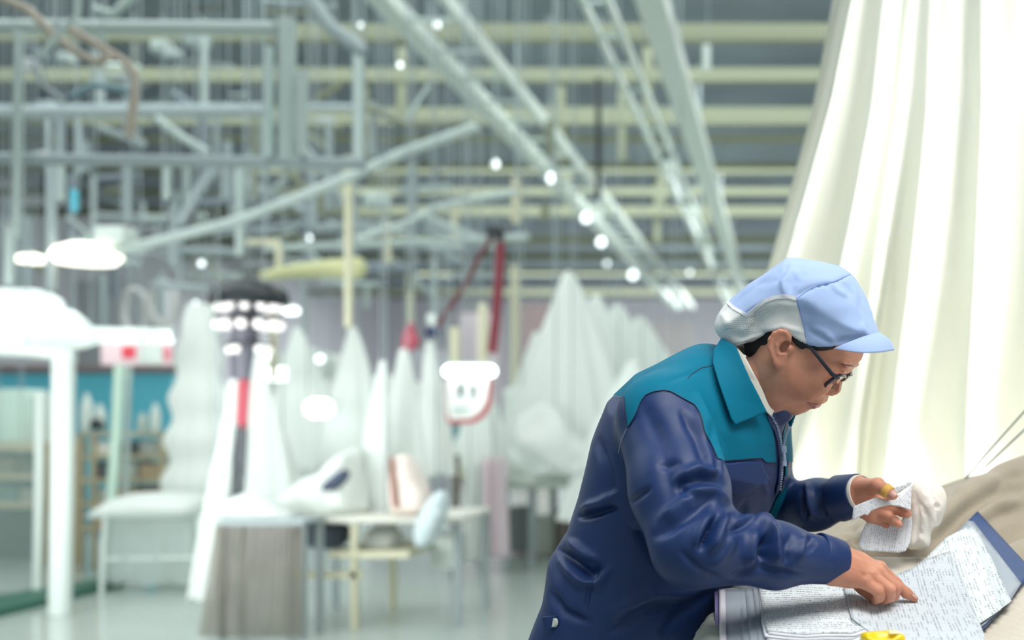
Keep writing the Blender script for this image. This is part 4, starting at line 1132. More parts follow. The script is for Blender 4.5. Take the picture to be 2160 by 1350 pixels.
def slip_mat(name, ang, seed, dens=.55):
    """print for an upright slip: rows run across X and Z"""
    m = print_mat(name, 0, 260, seed, (226, 228, 232), (146, 150, 162), dens, False)
    mp = [n for n in m.node_tree.nodes if n.type == 'MAPPING'][0]; mp.inputs['Rotation'].default_value = (math.radians(-90), 0, 0); mp.vector_type = 'POINT'
    mp2 = m.node_tree.nodes.new('ShaderNodeMapping'); mp2.inputs['Rotation'].default_value = (0, 0, ang)
    for l in list(m.node_tree.links):
        if l.from_node == mp: m.node_tree.links.new(mp2.outputs[0], l.to_socket)
    m.node_tree.links.new(mp.outputs[0], mp2.inputs[0])
    return m
bpy.data.materials.remove(S1)
o = patch('paper_slip', [(1797, 1098), (1800, 1068), (1825, 1058), (1848, 1049), (1872, 1056), (1888, 1053), (1906, 1040), (1924, 1022), (1922, 1050), (1921, 1076), (1900, 1069), (1877, 1065), (1855, 1070), (1836, 1079), (1831, 1087), (1824, 1085)],
          vert(lambda x, y: 1.916-.010*math.exp(-((x-1800)/30)**2)+.006*math.sin(x*.05)-.0002*(y-1060)), slip_mat('slip_print_a', .9, .4), None, 4, .0003)
meta(o, 'narrow printed slip pinched under the thumb with the plaster', 'paper slip')
patch('folded_corner', [(1846, 1041), (1862, 1046), (1884, 1044), (1897, 1040), (1924, 1021), (1922, 1014), (1900, 1024), (1880, 1028)], vert(lambda x, y: 1.93+.0002*(x-1850)), slip_mat('slip_print_c', .9, 1.4), o, 4, .0003)
o = patch('paper_slip', [(1833, 1094), (1848, 1096), (1880, 1107), (1896, 1111), (1906, 1088), (1915, 1078), (1922, 1082), (1924, 1110), (1919, 1145), (1911, 1162), (1896, 1166), (1822, 1161), (1812, 1152), (1813, 1136), (1822, 1112)],
          vert(lambda x, y: 1.945+.010*math.sin((x-1800)*.03)-.015*((y-1094)/70)**2), slip_mat('slip_print_b', 1.75, 2.1, .6), None, 4, .0004)
meta(o, 'wide printed slip hanging from the fingers with rounded lower corners', 'paper slip')

# grey cords strung above the blanket
M_CORD = mat('grey_cord', (120, 122, 124), .6)
for pts, lb in (([(2028, 1020), (2080, 958), (2168, 860), (2300, 700)], 'thin grey cord running up from the blanket, upper of the slanting pair'),
                ([(2078, 985), (2120, 945), (2168, 900), (2300, 790)], 'thin grey cord running up from the blanket, lower of the slanting pair'),
                ([(2110, 1008), (2160, 986), (2300, 925)], 'flat-lying grey cord just over the crest of the blanket')):
    meta(MB().tube([P(x, y, 2.42+.001*i) for i, (x, y) in enumerate(pts)], .0022, 8).build('cord', M_CORD), lb, 'cord')
# ------------------------------------------------------------------ large hanging cloth behind the worker
M_CURT = translucent(mat('cream_sheeting', (232, 235, 229), .85, var=.02, vscale=3), (248, 246, 234), .30)
def curtain():
    rs = random.Random(4); NU, NV = 420, 70; vs = []; fs = []
    # folds: (position across, width, depth) - they fan out downwards from the rail
    fl = [(.0, .02, .06), (.045, .012, -.08), (.075, .018, .06), (.135, .016, -.13), (.175, .03, .07), (.245, .014, .10), (.275, .012, -.06), (.34, .03, .08), (.40, .014, -.12), (.46, .035, .06), (.53, .012, -.12),
          (.60, .04, .07), (.68, .014, -.12), (.76, .04, .07), (.84, .016, -.10), (.92, .04, .06)]
    for j in range(NV+1):
        v = j/NV; py = -160+v*2010
        Y0 = 3.45
        z = CZ-(py-CY)/F*Y0
        xl = np.interp(py, [-160, 0, 200, 400, 600, 900, 1350, 1850], [1786, 1752, 1712, 1656, 1597, 1500, 1380, 1300])
        xr = np.interp(py, [-160, 1850], [2520, 3150])
        for i in range(NU+1):
            u = i/NU; px = xl+(xr-xl)*u; d = 0
            for c, w_, a_ in fl:
                cc = c+.008*math.sin(v*5+c*40); k = (u-cc)/(w_*(1.15-.35*v)); d += a_*math.exp(-k*k)*(.26+1.1*min(1, v*1.3))*(.8+.3*math.sin(v*4+c*23))
            d += .015*math.sin(u*70+v*3)
            vs.append(((px-CX)/F*Y0+.012*math.sin(u*50+v*4), Y0+d+.15*(1-v), z))
    for j in range(NV):
        for i in range(NU): fs.append((j*(NU+1)+i, (j+1)*(NU+1)+i, (j+1)*(NU+1)+i+1, j*(NU+1)+i+1))
    o = raw('hanging_cloth', vs, fs, M_CURT)
    s = o.modifiers.new('t', 'SOLIDIFY'); s.thickness = .002
    return meta(o, 'large cream cloth hanging in long folds behind the worker', 'cloth')
curtain()
zr = CZ-(-160-CY)/F*3.6
meta(MB().tube([(0.15, 3.6, zr+.02), (1.5, 3.6, zr+.02)], .025, 12).build('cloth_rail', M_STEEL), 'steel rail that carries the large cream cloth', 'rail')
# ------------------------------------------------------------------ the hall: shell
M_FLOOR = mat('polished_floor', (172, 182, 176), .16, var=.12, vscale=.8, spec=.6)
M_CEIL = mat('slate_ceiling', (122, 132, 142), .9, var=.28, vscale=.9)
M_WALL = mat('pale_wall', (206, 206, 212), .9, var=.08, vscale=.7)
M_PURL = mat('olive_beam', (126, 132, 110), .7)
M_PIPE = mat('grey_pipe', (172, 186, 182), .5, .05)
M_TRAY = mat('pale_tray', (206, 216, 208), .5)
M_PIPE2 = mat('dim_pipe', (150, 162, 164), .6)
M_BRNP = mat('brown_conduit', (170, 160, 146), .6)
M_CREAMP = mat('cream_paint', (206, 204, 176), .5)
M_WCLOTH = translucent(mat('white_cloth', (234, 239, 236), .9, var=.04, vscale=6), (240, 244, 240), .35)
M_WHITE = mat('white_enamel', (208, 218, 213), .4)
M_TEALW = mat('teal_panel', (92, 184, 204), .6)
M_RED = mat('dark_red_strap', (118, 44, 56), .7)
M_BLACK = mat('black_enamel', (34, 40, 44), .35)
M_WOOD = mat('pale_wood', (176, 164, 134), .7, var=.2, vscale=6)
def glow(name, col, st): return mat(name, (240, 240, 240), .4, emit=col, estr=st)
G_TUBE = glow('lit_tube', (245, 255, 255), 5); G_WARM = glow('warm_lens', (255, 250, 226), 2.2); G_BULB = glow('lit_bulb', (236, 250, 252), 2.6); G_BOX = glow('lit_panel', (242, 255, 250), 2.4)

G_IN = glow('heap_glow', (245, 255, 255), 36)
def struct(name, lo, hi, m, bev=0):
    o = MB().box(lo, hi, bev).build(name, m, None, False); o['kind'] = 'structure'; return o
struct('floor', (-15, -3, -.1), (6, 44, 0), M_FLOOR)
struct('ceiling', (-15, -3, 5.9), (6, 44, 6.0), M_CEIL)
struct('wall_back', (-15, 44, 0), (6, 44.2, 5.9), M_WALL)
struct('wall_left', (-15.2, -3, 0), (-15, 44, 5.9), M_WALL)
struct('wall_right', (6, -3, 0), (6.2, 44, 5.9), M_WALL)
for i, (Y, h_) in enumerate([(10.3, .16), (11.75, .17), (13.2, .15), (15.0, .22), (16.2, .10), (18.1, .17), (20, .12), (21.9, .18), (25.4, .2), (28, .2), (31, .2), (36, .2)]):
    struct('ceiling_beam', (-14.9, Y-.06, 5.28-h_/2), (5.9, Y+.06, 5.28+h_/2), M_PURL)
for i, (x, Y) in enumerate([(-2.1, 15.0), (-1.55, 13.2), (-1.9, 18.1), (-2.9, 15), (-1.3, 20), (-3.4, 18.1), (-2.4, 22), (-4.4, 13.2), (-5.5, 15), (-1.75, 25.4)]):
    struct('ceiling_hanger', (x-.05, Y-.04, 4.7), (x+.05, Y+.04, 5.88), M_PURL)

def tube(name, pts, r_px, m, label, cat, grp=None, n=10, flat=None):
    Y = pts[0][2]
    return meta(MB().tube([P(x, y, Y_) for x, y, Y_ in pts], r_px*Y/F, n, flat=flat).build(name, m), label, cat, grp)
def h(x0, x1, y, Y, y1=None): return [(x0, y, Y), ((x0+x1)/2, (y+(y if y1 is None else y1))/2, Y), (x1, y if y1 is None else y1, Y)]

# long overhead runs that lead into the hall
def tray(x0, x1, z, y0, y1, name, label, rail=.05, hgt=.13, step=.8, wide=None):
    T = root(name, ((x0+x1)/2, (y0+y1)/2, z), label, 'cable tray')
    MB().box((x0-(wide or rail)/2, y0, z-hgt/2), (x0+(wide or rail)/2, y1, z+hgt/2)).build('side_rail', M_TRAY, T, False)
    MB().box((x1-rail/2, y0, z-hgt/2), (x1+rail/2, y1, z+hgt/2)).build('side_rail', M_TRAY, T, False)
    y = y0+.3; first = None
    while y < y1:
        if first is None:
            first = MB().box((x0, y-.02, z-.05), (x1, y+.02, z-.02)).build('rung', M_PIPE, T, False); b0 = y
        else:
            c = first.copy(); COL.objects.link(c); c.location.y += y-b0
        y += step
    y = y0+2
    while y < y1:
        MB().box((x0-.02, y-.02, z), (x0+.02, y+.02, 5.9)).build('drop_rod', M_PIPE2, T, False); y += 4.2
    return T
tray(-3.12, -2.62, 4.6, 5.0, 34, 'cable_tray', 'wide cable tray running diagonally overhead into the hall', wide=.17)
tray(-1.56, -1.36, 4.6, 7.0, 34, 'cable_tray', 'narrow dim cable tray with lamps, between the wide tray and the box beam', rail=.04, hgt=.08)
BBm = root('box_beam', (-1.0, 20, 4.6), 'flat pale box beam running overhead towards the worker', 'beam')
MB().box((-1.13, 6.0, 4.52), (-.90, 34, 4.70), .01).build('beam_body', M_TRAY, BBm, False)
for y in (9, 14, 19, 24, 29): MB().box((-1.03, y-.02, 4.7), (-.99, y+.02, 5.9)).build('drop_rod', M_PIPE2, BBm, False)
for i, (Y, lb) in enumerate(((15.2, 'white batten lamp on the narrow tray, nearest of the three'), (18.2, 'white batten lamp on the narrow tray, middle of the three'), (22.4, 'white batten lamp on the narrow tray, farthest of the three'))):
    T = root('batten_lamp', (-1.40, Y, 4.38), lb, 'lamp', 'batten lamps under the narrow tray')
    MB().box((-1.46, Y-.75, 4.40), (-1.34, Y+.75, 4.56), .01).build('housing', M_WHITE, T)
    MB().tube([(-1.40, Y-.7, 4.38), (-1.40, Y+.7, 4.38)], .025, 10).build('tube', glow('soft_tube', (236, 250, 246), 1.0), T)
for x, y, Y, r, lb in ((1045, 346, 13, 10, 'small round bulb left of the wide tray'), (1162, 376, 14.5, 13, 'bulb on the wide tray beside the first junction'), (1236, 460, 17.5, 13, 'bulb on the wide tray above the middle of its run'), (1268, 511, 19, 12, 'bulb on the wide tray below the middle of its run'),
                       (1335, 580, 24, 13, 'lowest large bulb on the wide tray, near its far end'), (922, 52, 9.0, 9, 'bulb at the top of the wide tray'), (763, 53, 9.5, 7, 'tiny bulb between the pipes left of the wide tray'), (844, 137, 9.5, 7, 'tiny bulb beside the upper wide tray'),
                       (1500, 393, 18, 8, 'small bulb right of the flat box beam'), (1455, 575, 26, 6, 'tiny far bulb low between tray and beam'), (1100, 500, 20, 7, 'tiny bulb above the top of the red strap'), (1280, 556, 24, 7, 'faint bulb low on the wide tray'),
                       (675, 757, 11, 11, 'round bulb glowing between the white drapes'), (413, 641, 10, 8, 'bulb at the peak of the tiered white drape'), (425, 556, 12, 8, 'warm small bulb under the long slanting pipe'), (652, 502, 12, 7, 'tiny warm bulb right of the angled cream bracket')):
    T = root('bulb', tuple(P(x, y, Y)), lb, 'bulb', 'bulbs scattered through the hall')
    rr = r*Y/F*.75; c = P(x, y, Y)
    MB().lathe([(.2*rr, -rr), (.75*rr, -.7*rr), (rr, 0), (.75*rr, .6*rr), (.35*rr, rr)], tuple(c), 14).build('globe', G_BULB, T)
    MB().lathe([(.35*rr, rr), (.32*rr, 1.7*rr), (.15*rr, 1.8*rr)], tuple(c), 10).build('socket', M_PIPE, T)

# near overhead pipe frame, upper left
tube('pipe', h(-80, 622, 55, 6.5, 60), 14, M_PIPE, 'thick horizontal grey pipe across the top left', 'pipe')
tube('pipe', h(-80, 770, 334, 6.5, 345), 13, M_PIPE2, 'second long horizontal pipe, below the thick one', 'pipe')
tube('drop_pipe', [(605, 40, 6.5), (605, 180, 6.5), (605, 340, 6.5)], 19, M_PIPE, 'thick vertical pipe joining the two long horizontal pipes', 'pipe')
tube('drop_pipe', [(568, 100, 6.45), (568, 220, 6.45), (568, 332, 6.45)], 10, mat('pale_pipe', (176, 194, 190), .4), 'pale thin vertical pipe just left of the thick vertical one', 'pipe')
tube('drop_pipe', [(638, 150, 6.45), (638, 240, 6.45), (638, 330, 6.45)], 10, M_PIPE, 'thin vertical pipe just right of the thick vertical one', 'pipe')
tube('drop_pipe', [(40, 66, 6.4), (37, 220, 6.4), (34, 500, 6.4)], 10, M_PIPE, 'vertical pipe near the upper left edge', 'pipe')
tube('drop_pipe', [(22, 480, 7), (20, 600, 7)], 10, M_PIPE, 'short pale pipe below the vertical pipe at the upper left', 'pipe')
tube('conduit', [(-20, -15, 6.1), (60, 20, 6.1), (110, 70, 6.1), (160, 110, 6.1), (205, 132, 6.1), (232, 118, 6.1)], 9, M_BRNP, 'brown bent conduit curling down from the upper left corner', 'conduit')
tube('conduit', [(150, 62, 6.2), (215, 100, 6.2), (262, 128, 6.2), (284, 160, 6.2), (284, 200, 6.2), (272, 290, 6.2)], 9, M_BRNP, 'brown conduit that bends down beside the curling one', 'conduit')
tube('conduit', [(92, 112, 6.0), (130, 66, 6.0), (165, 30, 6.0), (165, -20, 6.0)], 7, M_PIPE, 'thin pale conduit crossing the thick pipe at the top left', 'conduit')
tube('conduit', [(70, 130, 6.6), (90, 180, 6.6), (135, 212, 6.6)], 6, M_PIPE2, 'short grey conduit arc under the curling brown one', 'conduit')
tube('conduit', [(200, 20, 7), (240, 30, 7), (262, 8, 7), (300, -20, 7)], 9, M_PIPE, 'looped grey conduit at the top edge', 'conduit')
tube('conduit', [(150, 205, 7), (200, 178, 7), (270, 190, 7), (285, 220, 7)], 8, mat('teal_grey', (112, 140, 148), .5), 'blue-grey conduit with a kink under the brown ones', 'conduit')
tube('pipe', h(-60, 560, 236, 9, 232), 15, M_PIPE2, 'dim broad pipe between the two long horizontal pipes', 'pipe')
tube('pipe', [(215, 535, 8), (350, 505, 8), (500, 466, 8), (640, 412, 8), (740, 372, 8), (850, 322, 8), (1005, 268, 8)], 11, M_PIPE, 'long slanting pipe rising across the middle of the ceiling', 'pipe')
tube('pipe', [(755, 505, 9), (860, 470, 9), (925, 436, 9), (1000, 420, 9), (1090, 406, 9)], 8, M_PIPE, 'shorter slanting pipe below the long one', 'pipe')
tube('pipe', h(560, 1115, 524, 10, 500), 8, M_PIPE, 'thin horizontal pipe above the yellow duct', 'pipe')
tube('pipe', [(380, 470, 7.5), (420, 400, 7.5), (455, 355, 7.5)], 11, M_PIPE2, 'short slanted pipe under the second long pipe', 'pipe')
tube('pipe', [(330, 250, 7.6), (385, 290, 7.6), (440, 322, 7.6)], 9, M_PIPE, 'short sloping pipe resting above the second long pipe', 'pipe')
tube('pipe', [(640, -20, 7.5), (700, 60, 7.5), (770, 110, 7.5)], 16, M_PIPE2, 'dim slanting pipe at the top left of the wide tray', 'pipe')
tube('pipe', [(750, 215, 8.5), (860, 262, 8.5), (985, 258, 8.5)], 9, mat('olive_pipe', (132, 138, 122), .6), 'olive sagging pipe meeting the wide tray', 'pipe')
tube('pipe', [(860, 250, 8.4), (905, 180, 8.4)], 5, M_PIPE, 'short thin strut rising to the wide tray', 'pipe')
for x, y0, y1, Y, r, m, lb in ((506, 350, 540, 8.5, 9, M_PIPE, 'vertical pipe stub under the second long pipe, middle'), (352, 348, 420, 7.5, 9, M_PIPE, 'short stub under the second long pipe, left'), (366, 430, 560, 9, 8, M_PIPE2, 'dim vertical rod above the tiered white drape'),
                               (108, 350, 612, 8, 11, M_PIPE2, 'dim vertical pipe that passes the round lamp'), (128, 350, 420, 7.6, 9, M_PIPE, 'short pale stub left of the small teal valve'), (735, 330, 690, 8.2, 9, M_CREAMP, 'cream vertical post through the yellow duct'),
                               (757, 120, 335, 8.2, 11, M_PIPE, 'vertical pipe between thick drop pipe and wide tray'), (787, 215, 330, 8.6, 8, M_PIPE2, 'thin dim pipe next to the vertical one'), (818, 470, 556, 10, 8, M_CREAMP, 'cream stub hanging at the right of the yellow duct'),
                               (872, 345, 525, 10.5, 9, M_PIPE2, 'dim pipe under the long slanting pipe'), (958, 435, 515, 10.5, 9, M_CREAMP, 'cream stub in the middle under the slanting pipes'), (1088, 375, 470, 11, 10, M_CREAMP, 'cream stub under the wide tray'), (1160, 255, 330, 12, 9, M_PURL, 'olive stub right of the wide tray'),
                               (1262, 165, 420, 12, 6, M_BLACK, 'thin dark cable hanging right of the wide tray'), (1150, 430, 465, 12, 9, M_PURL, 'tiny olive stub at the wide tray'), (662, 340, 480, 9.5, 7, M_PIPE2, 'dim rod behind the long slanting pipe'), (1490, 96, 148, 10, 9, M_WHITE, 'short white stub on the right beam bay'),
                               (215, 150, 250, 9, 7, M_PIPE2, 'dim rod left among the conduits'), (475, 348, 420, 9, 7, M_PIPE2, 'thin stub near the middle of the second long pipe'), (270, 350, 470, 9.5, 8, M_PIPE2, 'dim rod above the junction box'), (865, 590, 690, 11, 8, M_CREAMP, 'pale rod above the pink bundle'),
                               (1086, 560, 905, 12.5, 9, M_CREAMP, 'cream post right of the hanging sign')):
    tube('vertical_rod', [(x, y0, Y), (x, (y0+y1)/2, Y), (x, y1, Y)], r, m, lb, 'rod')
rs = random.Random(11)
PW = root('ceiling_pipework', tuple(P(500, 300, 12)), 'tangle of dim steel pipework and small boxes under the far ceiling at the left', 'pipework')
for i in range(230):
    x = rs.uniform(-20, 1050); y = rs.uniform(-20, 600); Y = rs.uniform(9.5, 17); ln = rs.uniform(30, 190)
    if x > 560+y*.85: continue
    k = rs.random(); an = (math.pi/2 if k < .42 else (rs.uniform(-.08, .08) if k < .78 else rs.uniform(-1, 1)))
    r = rs.uniform(3, 9)*Y/F; m = rs.choice([M_PIPE2, M_PIPE2, M_PIPE, M_PURL, M_CEIL])
    a = P(x, y, Y); b = P(x+ln*math.cos(an), y+ln*math.sin(an), Y)
    if max(a.z, b.z) > 5.85: continue
    MB().tube([a, (a+b)/2, b], r, 8).build('rod', m, PW)
for i in range(22):
    x = rs.uniform(40, 980); y = rs.uniform(60, 500); Y = rs.uniform(10, 15)
    if x > 500+y*.85: continue
    c = P(x, y, Y); s_ = rs.uniform(8, 22)*Y/F
    MB().box((c.x-s_, c.y-s_, c.z-s_*.7), (c.x+s_, c.y+s_, c.z+s_*.7), s_*.2).build('junction_box', rs.choice([M_PIPE, M_PIPE2, M_WALL]), PW)
c = P(246, 497, 8)
meta(MB().box((c.x-.10, 7.9, c.z-.055), (c.x+.10, 8.1, c.z+.055), .01).build('junction_box', M_WHITE), 'white ribbed box above the round ceiling lamp', 'box')
tube('valve', [(157, 400, 8), (157, 445, 8)], 8, M_TEALW, 'small teal valve hanging at the left', 'valve')

# round warm lamps
def bay(px, py, w_, hh, Y, lb):
    T = root('round_lamp', tuple(P(px, py, Y)), lb, 'lamp'); c = P(px, py, Y); r = w_/2*Y/F; q = hh*Y/F
    MB().lathe([(.15*r, -q*.5), (r*.8, -q*.42), (r, -q*.1), (r*.85, q*.25), (r*.45, q*.5)], tuple(c), 28).build('lens', G_WARM, T)
    MB().lathe([(r*.45, q*.5), (r*.35, q*.62), (.03, q*.66), (.03, q*.9)], tuple(c), 20).build('housing', M_PIPE, T)
bay(182, 537, 140, 46, 8.0, 'large round warm white lamp under the ceiling at the left')
bay(66, 546, 68, 18, 8.6, 'small flat warm lamp left of the large round one')

# yellow duct and bracket
T = root('yellow_duct', tuple(P(660, 570, 8.6)), 'pale yellow duct with a bulbous end, pierced by the cream post', 'duct')
YD = mat('pale_yellow', (198, 200, 152), .5)
MB().tube([P(552, 582, 8.6), P(620, 572, 8.6), (P(700, 566, 8.6)), P(750, 565, 8.6)], [.035, .055, .070, .075], 18).build('duct_body', YD, T)
c = P(752, 565, 8.55); MB().lathe([(.02, -.08), (.06, -.06), (.082, 0), (.06, .06), (.02, .08)], tuple(c), 20).build('end_cap', YD, T)
tube('bracket', [(520, 512, 8.7), (560, 511, 8.7), (587, 513, 8.7), (589, 530, 8.7), (589, 568, 8.7)], 8, M_CREAMP, 'angled cream bracket above the yellow duct', 'bracket')

# ------------------------------------------------------------------ glazed bay at the left
tube('post', [(134, 748, 7.6), (132, 1000, 7.6), (126, 1296, 7.6)], 22, M_WHITE, 'thick white post of the glazed bay', 'post')
tube('top_rail', [(-60, 738, 7.6), (60, 742, 7.6), (156, 752, 7.6)], 11, M_WHITE, 'white rail on top of the thick post', 'rail')
tube('post', [(84, 830, 8.4), (82, 1050, 8.4), (78, 1256, 8.4)], 9, M_WHITE, 'thin white post left of the thick one', 'post')
tube('post', [(252, 768, 9.2), (244, 930, 9.2), (230, 1115, 9.2), (224, 1224, 9.2)], 10, mat('mint_post', (196, 222, 206), .5), 'pale green slanting post right of the thick white one', 'post')
tube('post', [(272, 768, 9.6), (268, 900, 9.6), (262, 1209, 9.6)], 6, M_PIPE, 'thin grey post behind the pale green one', 'post')
M_GLASS = mat('tinted_glass', (190, 214, 208), .08, alpha=.14)
meta(MB().box((P(-60, 0, 8.4).x, 8.39, P(0, 1250, 8.4).z), (P(80, 0, 8.4).x, 8.41, P(0, 835, 8.4).z)).build('glass_panel', M_GLASS, None, False), 'glass panel of the bay left of the thin white post', 'glass')
o = raw('trim_1', [P(-80, 1322, 3168/(1322-880)), P(262, 1236, 3168/(1236-880)), P(262, 1222, 3168/(1222-880)), P(-80, 1285, 3168/(1285-880))]+[P(-80, 1322, 3168/(1322-880))+Vector((0, 0, .05)), P(262, 1236, 3168/(1236-880))+Vector((0, 0, .05)), P(262, 1222, 3168/(1222-880))+Vector((0, 0, .05)), P(-80, 1285, 3168/(1285-880))+Vector((0, 0, .05))],
        [(3, 2, 1, 0), (4, 5, 6, 7), (0, 1, 5, 4), (1, 2, 6, 5), (2, 3, 7, 6), (3, 0, 4, 7)], mat('green_kerb', (34, 92, 76), .5), None, False); o['kind'] = 'structure'
def pbox(name, x0, x1, y0, y1, Y, d, m, label, cat, grp=None, bev=.01, parent=None):
    """box whose front face spans the given pixels at depth Y"""
    a = P(x0, y1, Y); b = P(x1, y0, Y)
    o = MB().box((a.x, Y, a.z), (b.x, Y+d, b.z), bev).build(name, m, parent)
    return meta(o, label, cat, grp)
# teal partition with grey cap
T = root('partition', (P(150, 0, 13).x, 13, 0), 'teal partition behind the glazed bay with a brownish top rail', 'partition')
pbox('panel', -120, 362, 785, 1120, 13, .08, M_TEALW, None, None, parent=T, bev=0); pbox('cap_rail', -120, 366, 770, 786, 12.95, .18, mat('brown_rail', (128, 112, 112), .6), None, None, parent=T)
# white cloth heaps on top
def blob(name, poly, Y, B_, R_, m, label, cat, grp=None, hgt=.03, wb=.012, wl=.3, parent=None):
    pl = [((x-CX)/F*Y, CZ-(y-CY)/F*Y) for x, y in smooth_poly(poly, 2)]; pa = np.array(pl)
    def f_(p): return inflate(p[:, 0], p[:, 2], p[:, 1]-Y, pl, B_, R_)+wob(p, wl, len(poly))*wb
    lo = (pa[:, 0].min()-.06, Y-B_-.08, pa[:, 1].min()-.06); hi = (pa[:, 0].max()+.06, Y+B_+.08, pa[:, 1].max()+.06)
    v, f = polygonise(f_, lo, hi, hgt); v = relax(v.astype(float), f, 2)
    return meta(raw(name, v, f, m, parent), label, cat, grp)
blob('cloth_heap', [(-80, 612), (20, 606), (100, 612), (112, 640), (90, 668), (0, 664), (-80, 660)], 9.4, .30, .12, M_WCLOTH, 'upper white cloth heap over the glazed bay', 'cloth heap')
blob('cloth_heap', [(-80, 660), (60, 664), (120, 636), (160, 668), (185, 712), (175, 738), (60, 742), (-80, 738)], 9.0, .30, .12, M_WCLOTH, 'lower white cloth heap resting along the bay rail', 'cloth heap')
blob('cloth_heap', [(178, 700), (230, 690), (300, 694), (356, 706), (360, 726), (280, 728), (190, 728)], 9.4, .25, .1, M_WCLOTH, 'flat white cloth heap above the pink sign', 'cloth heap')
for x0, x1, y, y1, Y, lb in ((-40, 100, 650, 636, 9.5, 'long hidden tube added inside the upper white heap to make it glow'), (-40, 150, 700, 690, 9.1, 'long hidden tube added inside the lower white heap to make it glow'), (185, 355, 708, 712, 9.5, 'hidden tube added inside the flat heap above the pink sign to make it glow')):
    T = root('heap_glow_tube', tuple(P((x0+x1)/2, y, Y)), lb, 'lamp')  # unseen tubes added so the heaps shine from within
    MB().tube([P(x0, y, Y), P(x1, y1, Y)], .018, 10).build('tube', G_IN, T)
    MB().tube([P(x0, y, Y)+Vector((0, .06, .05)), P(x1, y1, Y)+Vector((0, .06, .05))], .03, 6).build('housing', M_WHITE, T)
T = root('sign_board', tuple(P(288, 748, 8.9)), 'white and pink sign board with a red mark above the shelves', 'sign')
pbox('board', 212, 362, 724, 770, 8.9, .03, mat('pink_sign', (240, 214, 220), .5), None, None, parent=T)
pbox('mark', 256, 284, 730, 756, 8.88, .015, mat('red_mark', (226, 74, 92), .5), None, None, parent=T)
pbox('mark', 292, 342, 728, 768, 8.88, .015, M_WHITE, None, None, parent=T); pbox('mark', 344, 360, 732, 760, 8.885, .01, mat('rose_mark', (224, 140, 150), .5), None, None, parent=T)
# what stands behind the glass
pbox('machine', -40, 46, 820, 936, 10.5, .4, mat('mint_white', (214, 238, 226), .4), 'pale boxy machine behind the glass at the left edge', 'machine', bev=.03)
pbox('canister', 60, 90, 828, 936, 10.6, .15, M_WHITE, 'white upright canister beside the pale boxy machine', 'canister', bev=.03)
T = root('counter', (P(20, 0, 10).x, 10.3, 0), 'wooden counter behind the glass with dark shelves', 'counter')
pbox('worktop', -60, 84, 934, 952, 10, .7, M_WOOD, None, None, parent=T)
pbox('shelf', -60, 80, 1000, 1012, 10.1, .6, M_WOOD, None, None, parent=T); pbox('shelf', -60, 80, 1060, 1072, 10.1, .6, M_WOOD, None, None, parent=T)
pbox('back_panel', -60, 82, 950, 1190, 10.65, .03, mat('dark_olive', (84, 92, 84), .8), None, None, parent=T, bev=0)
pbox('side_panel', 76, 84, 950, 1196, 10, .66, M_WOOD, None, None, parent=T)
for x0, x1, y0, y1, col, lb in ((-20, 30, 965, 1000, (150, 146, 128), 'olive bundle on the upper counter shelf'), (34, 74, 972, 1000, (120, 118, 104), 'darker bundle on the upper counter shelf'), (-10, 36, 1022, 1060, (110, 134, 128), 'green-grey bundle on the lower counter shelf'), (40, 74, 1030, 1060, (156, 156, 146), 'pale bundle on the lower counter shelf')):
    pbox('bundle', x0, x1, y0, y1, 10.2, .35, mat('bundle_cloth', col, .9, var=.2), lb, 'bundle', bev=.02)
T = root('storage_rack', (P(245, 0, 9.9).x, 10.1, 0), 'pale wooden rack of folded stock in the bay', 'rack')
RY = 9.9
for x in (160, 190, 336): pbox('upright', x, x+8, 912, 1199.9, RY, .06, M_WOOD, None, None, parent=T)
for y in (912, 960, 1010, 1060, 1110): pbox('shelf', 160, 344, y, y+9, RY, .45, M_WOOD, None, None, parent=T)
fl = [('white', (222, 222, 214)), ('cream', (206, 196, 166)), ('grey', (128, 130, 128)), ('tan', (176, 160, 132)), ('dark grey', (86, 92, 96)), ('pale orange', (206, 158, 124)), ('olive', (140, 136, 104)), ('brown', (140, 120, 104)), ('light grey', (170, 176, 170))]
rows = [(921, 960), (969, 1010), (1019, 1060), (1069, 1110)]; k = 0
wl = ['top', 'second', 'third', 'lowest']; pl_ = ['at its left end', 'in its middle', 'at its right end']
for ri, (y0, y1) in enumerate(rows):
    for ci, (x0, x1) in enumerate(((200, 240), (246, 286), (292, 332))):
        nm, cl = fl[(k*4+ri) % 9]; k += 1; dy = rs.uniform(4, 16)
        pbox('folded_stock', x0, x1, y0+dy, y1, RY+.05, .32, mat('stock_cloth', cl, .9, var=.15), f'{nm} folded stock on the {wl[ri]} shelf of the wooden rack, {pl_[ci]}', 'folded stock', 'folded stock on the wooden rack', .02)
for x0, x1, y0, y1, lb, m in ((170, 196, 830, 908, 'white jar with a rounded top on the rack, left', M_WHITE), (200, 222, 852, 908, 'white jar on the rack beside the dark lump', M_WHITE), (290, 312, 870, 908, 'grey jar on the rack at the right', M_PIPE), (318, 338, 850, 908, 'white jar at the right end of the rack', M_WHITE)):
    c = P((x0+x1)/2, y1, 10.1); r = (x1-x0)/2*10.1/F; H_ = (y1-y0)*10.1/F
    MBj = MB().lathe([(r*.9, 0), (r, .03), (r, H_*.6), (r*.7, H_*.8), (r*.45, H_*.86), (r*.45, H_)], tuple(c), 16)
    meta(MBj.build('jar', m), lb, 'jar')
blob('dark_lump', [(190, 908), (194, 888), (206, 876), (216, 892), (222, 908)], 9.95, .06, .03, M_BLACK, 'small dark lump on the wooden rack between the jars', 'lump', hgt=.012, wb=.003, wl=.08)

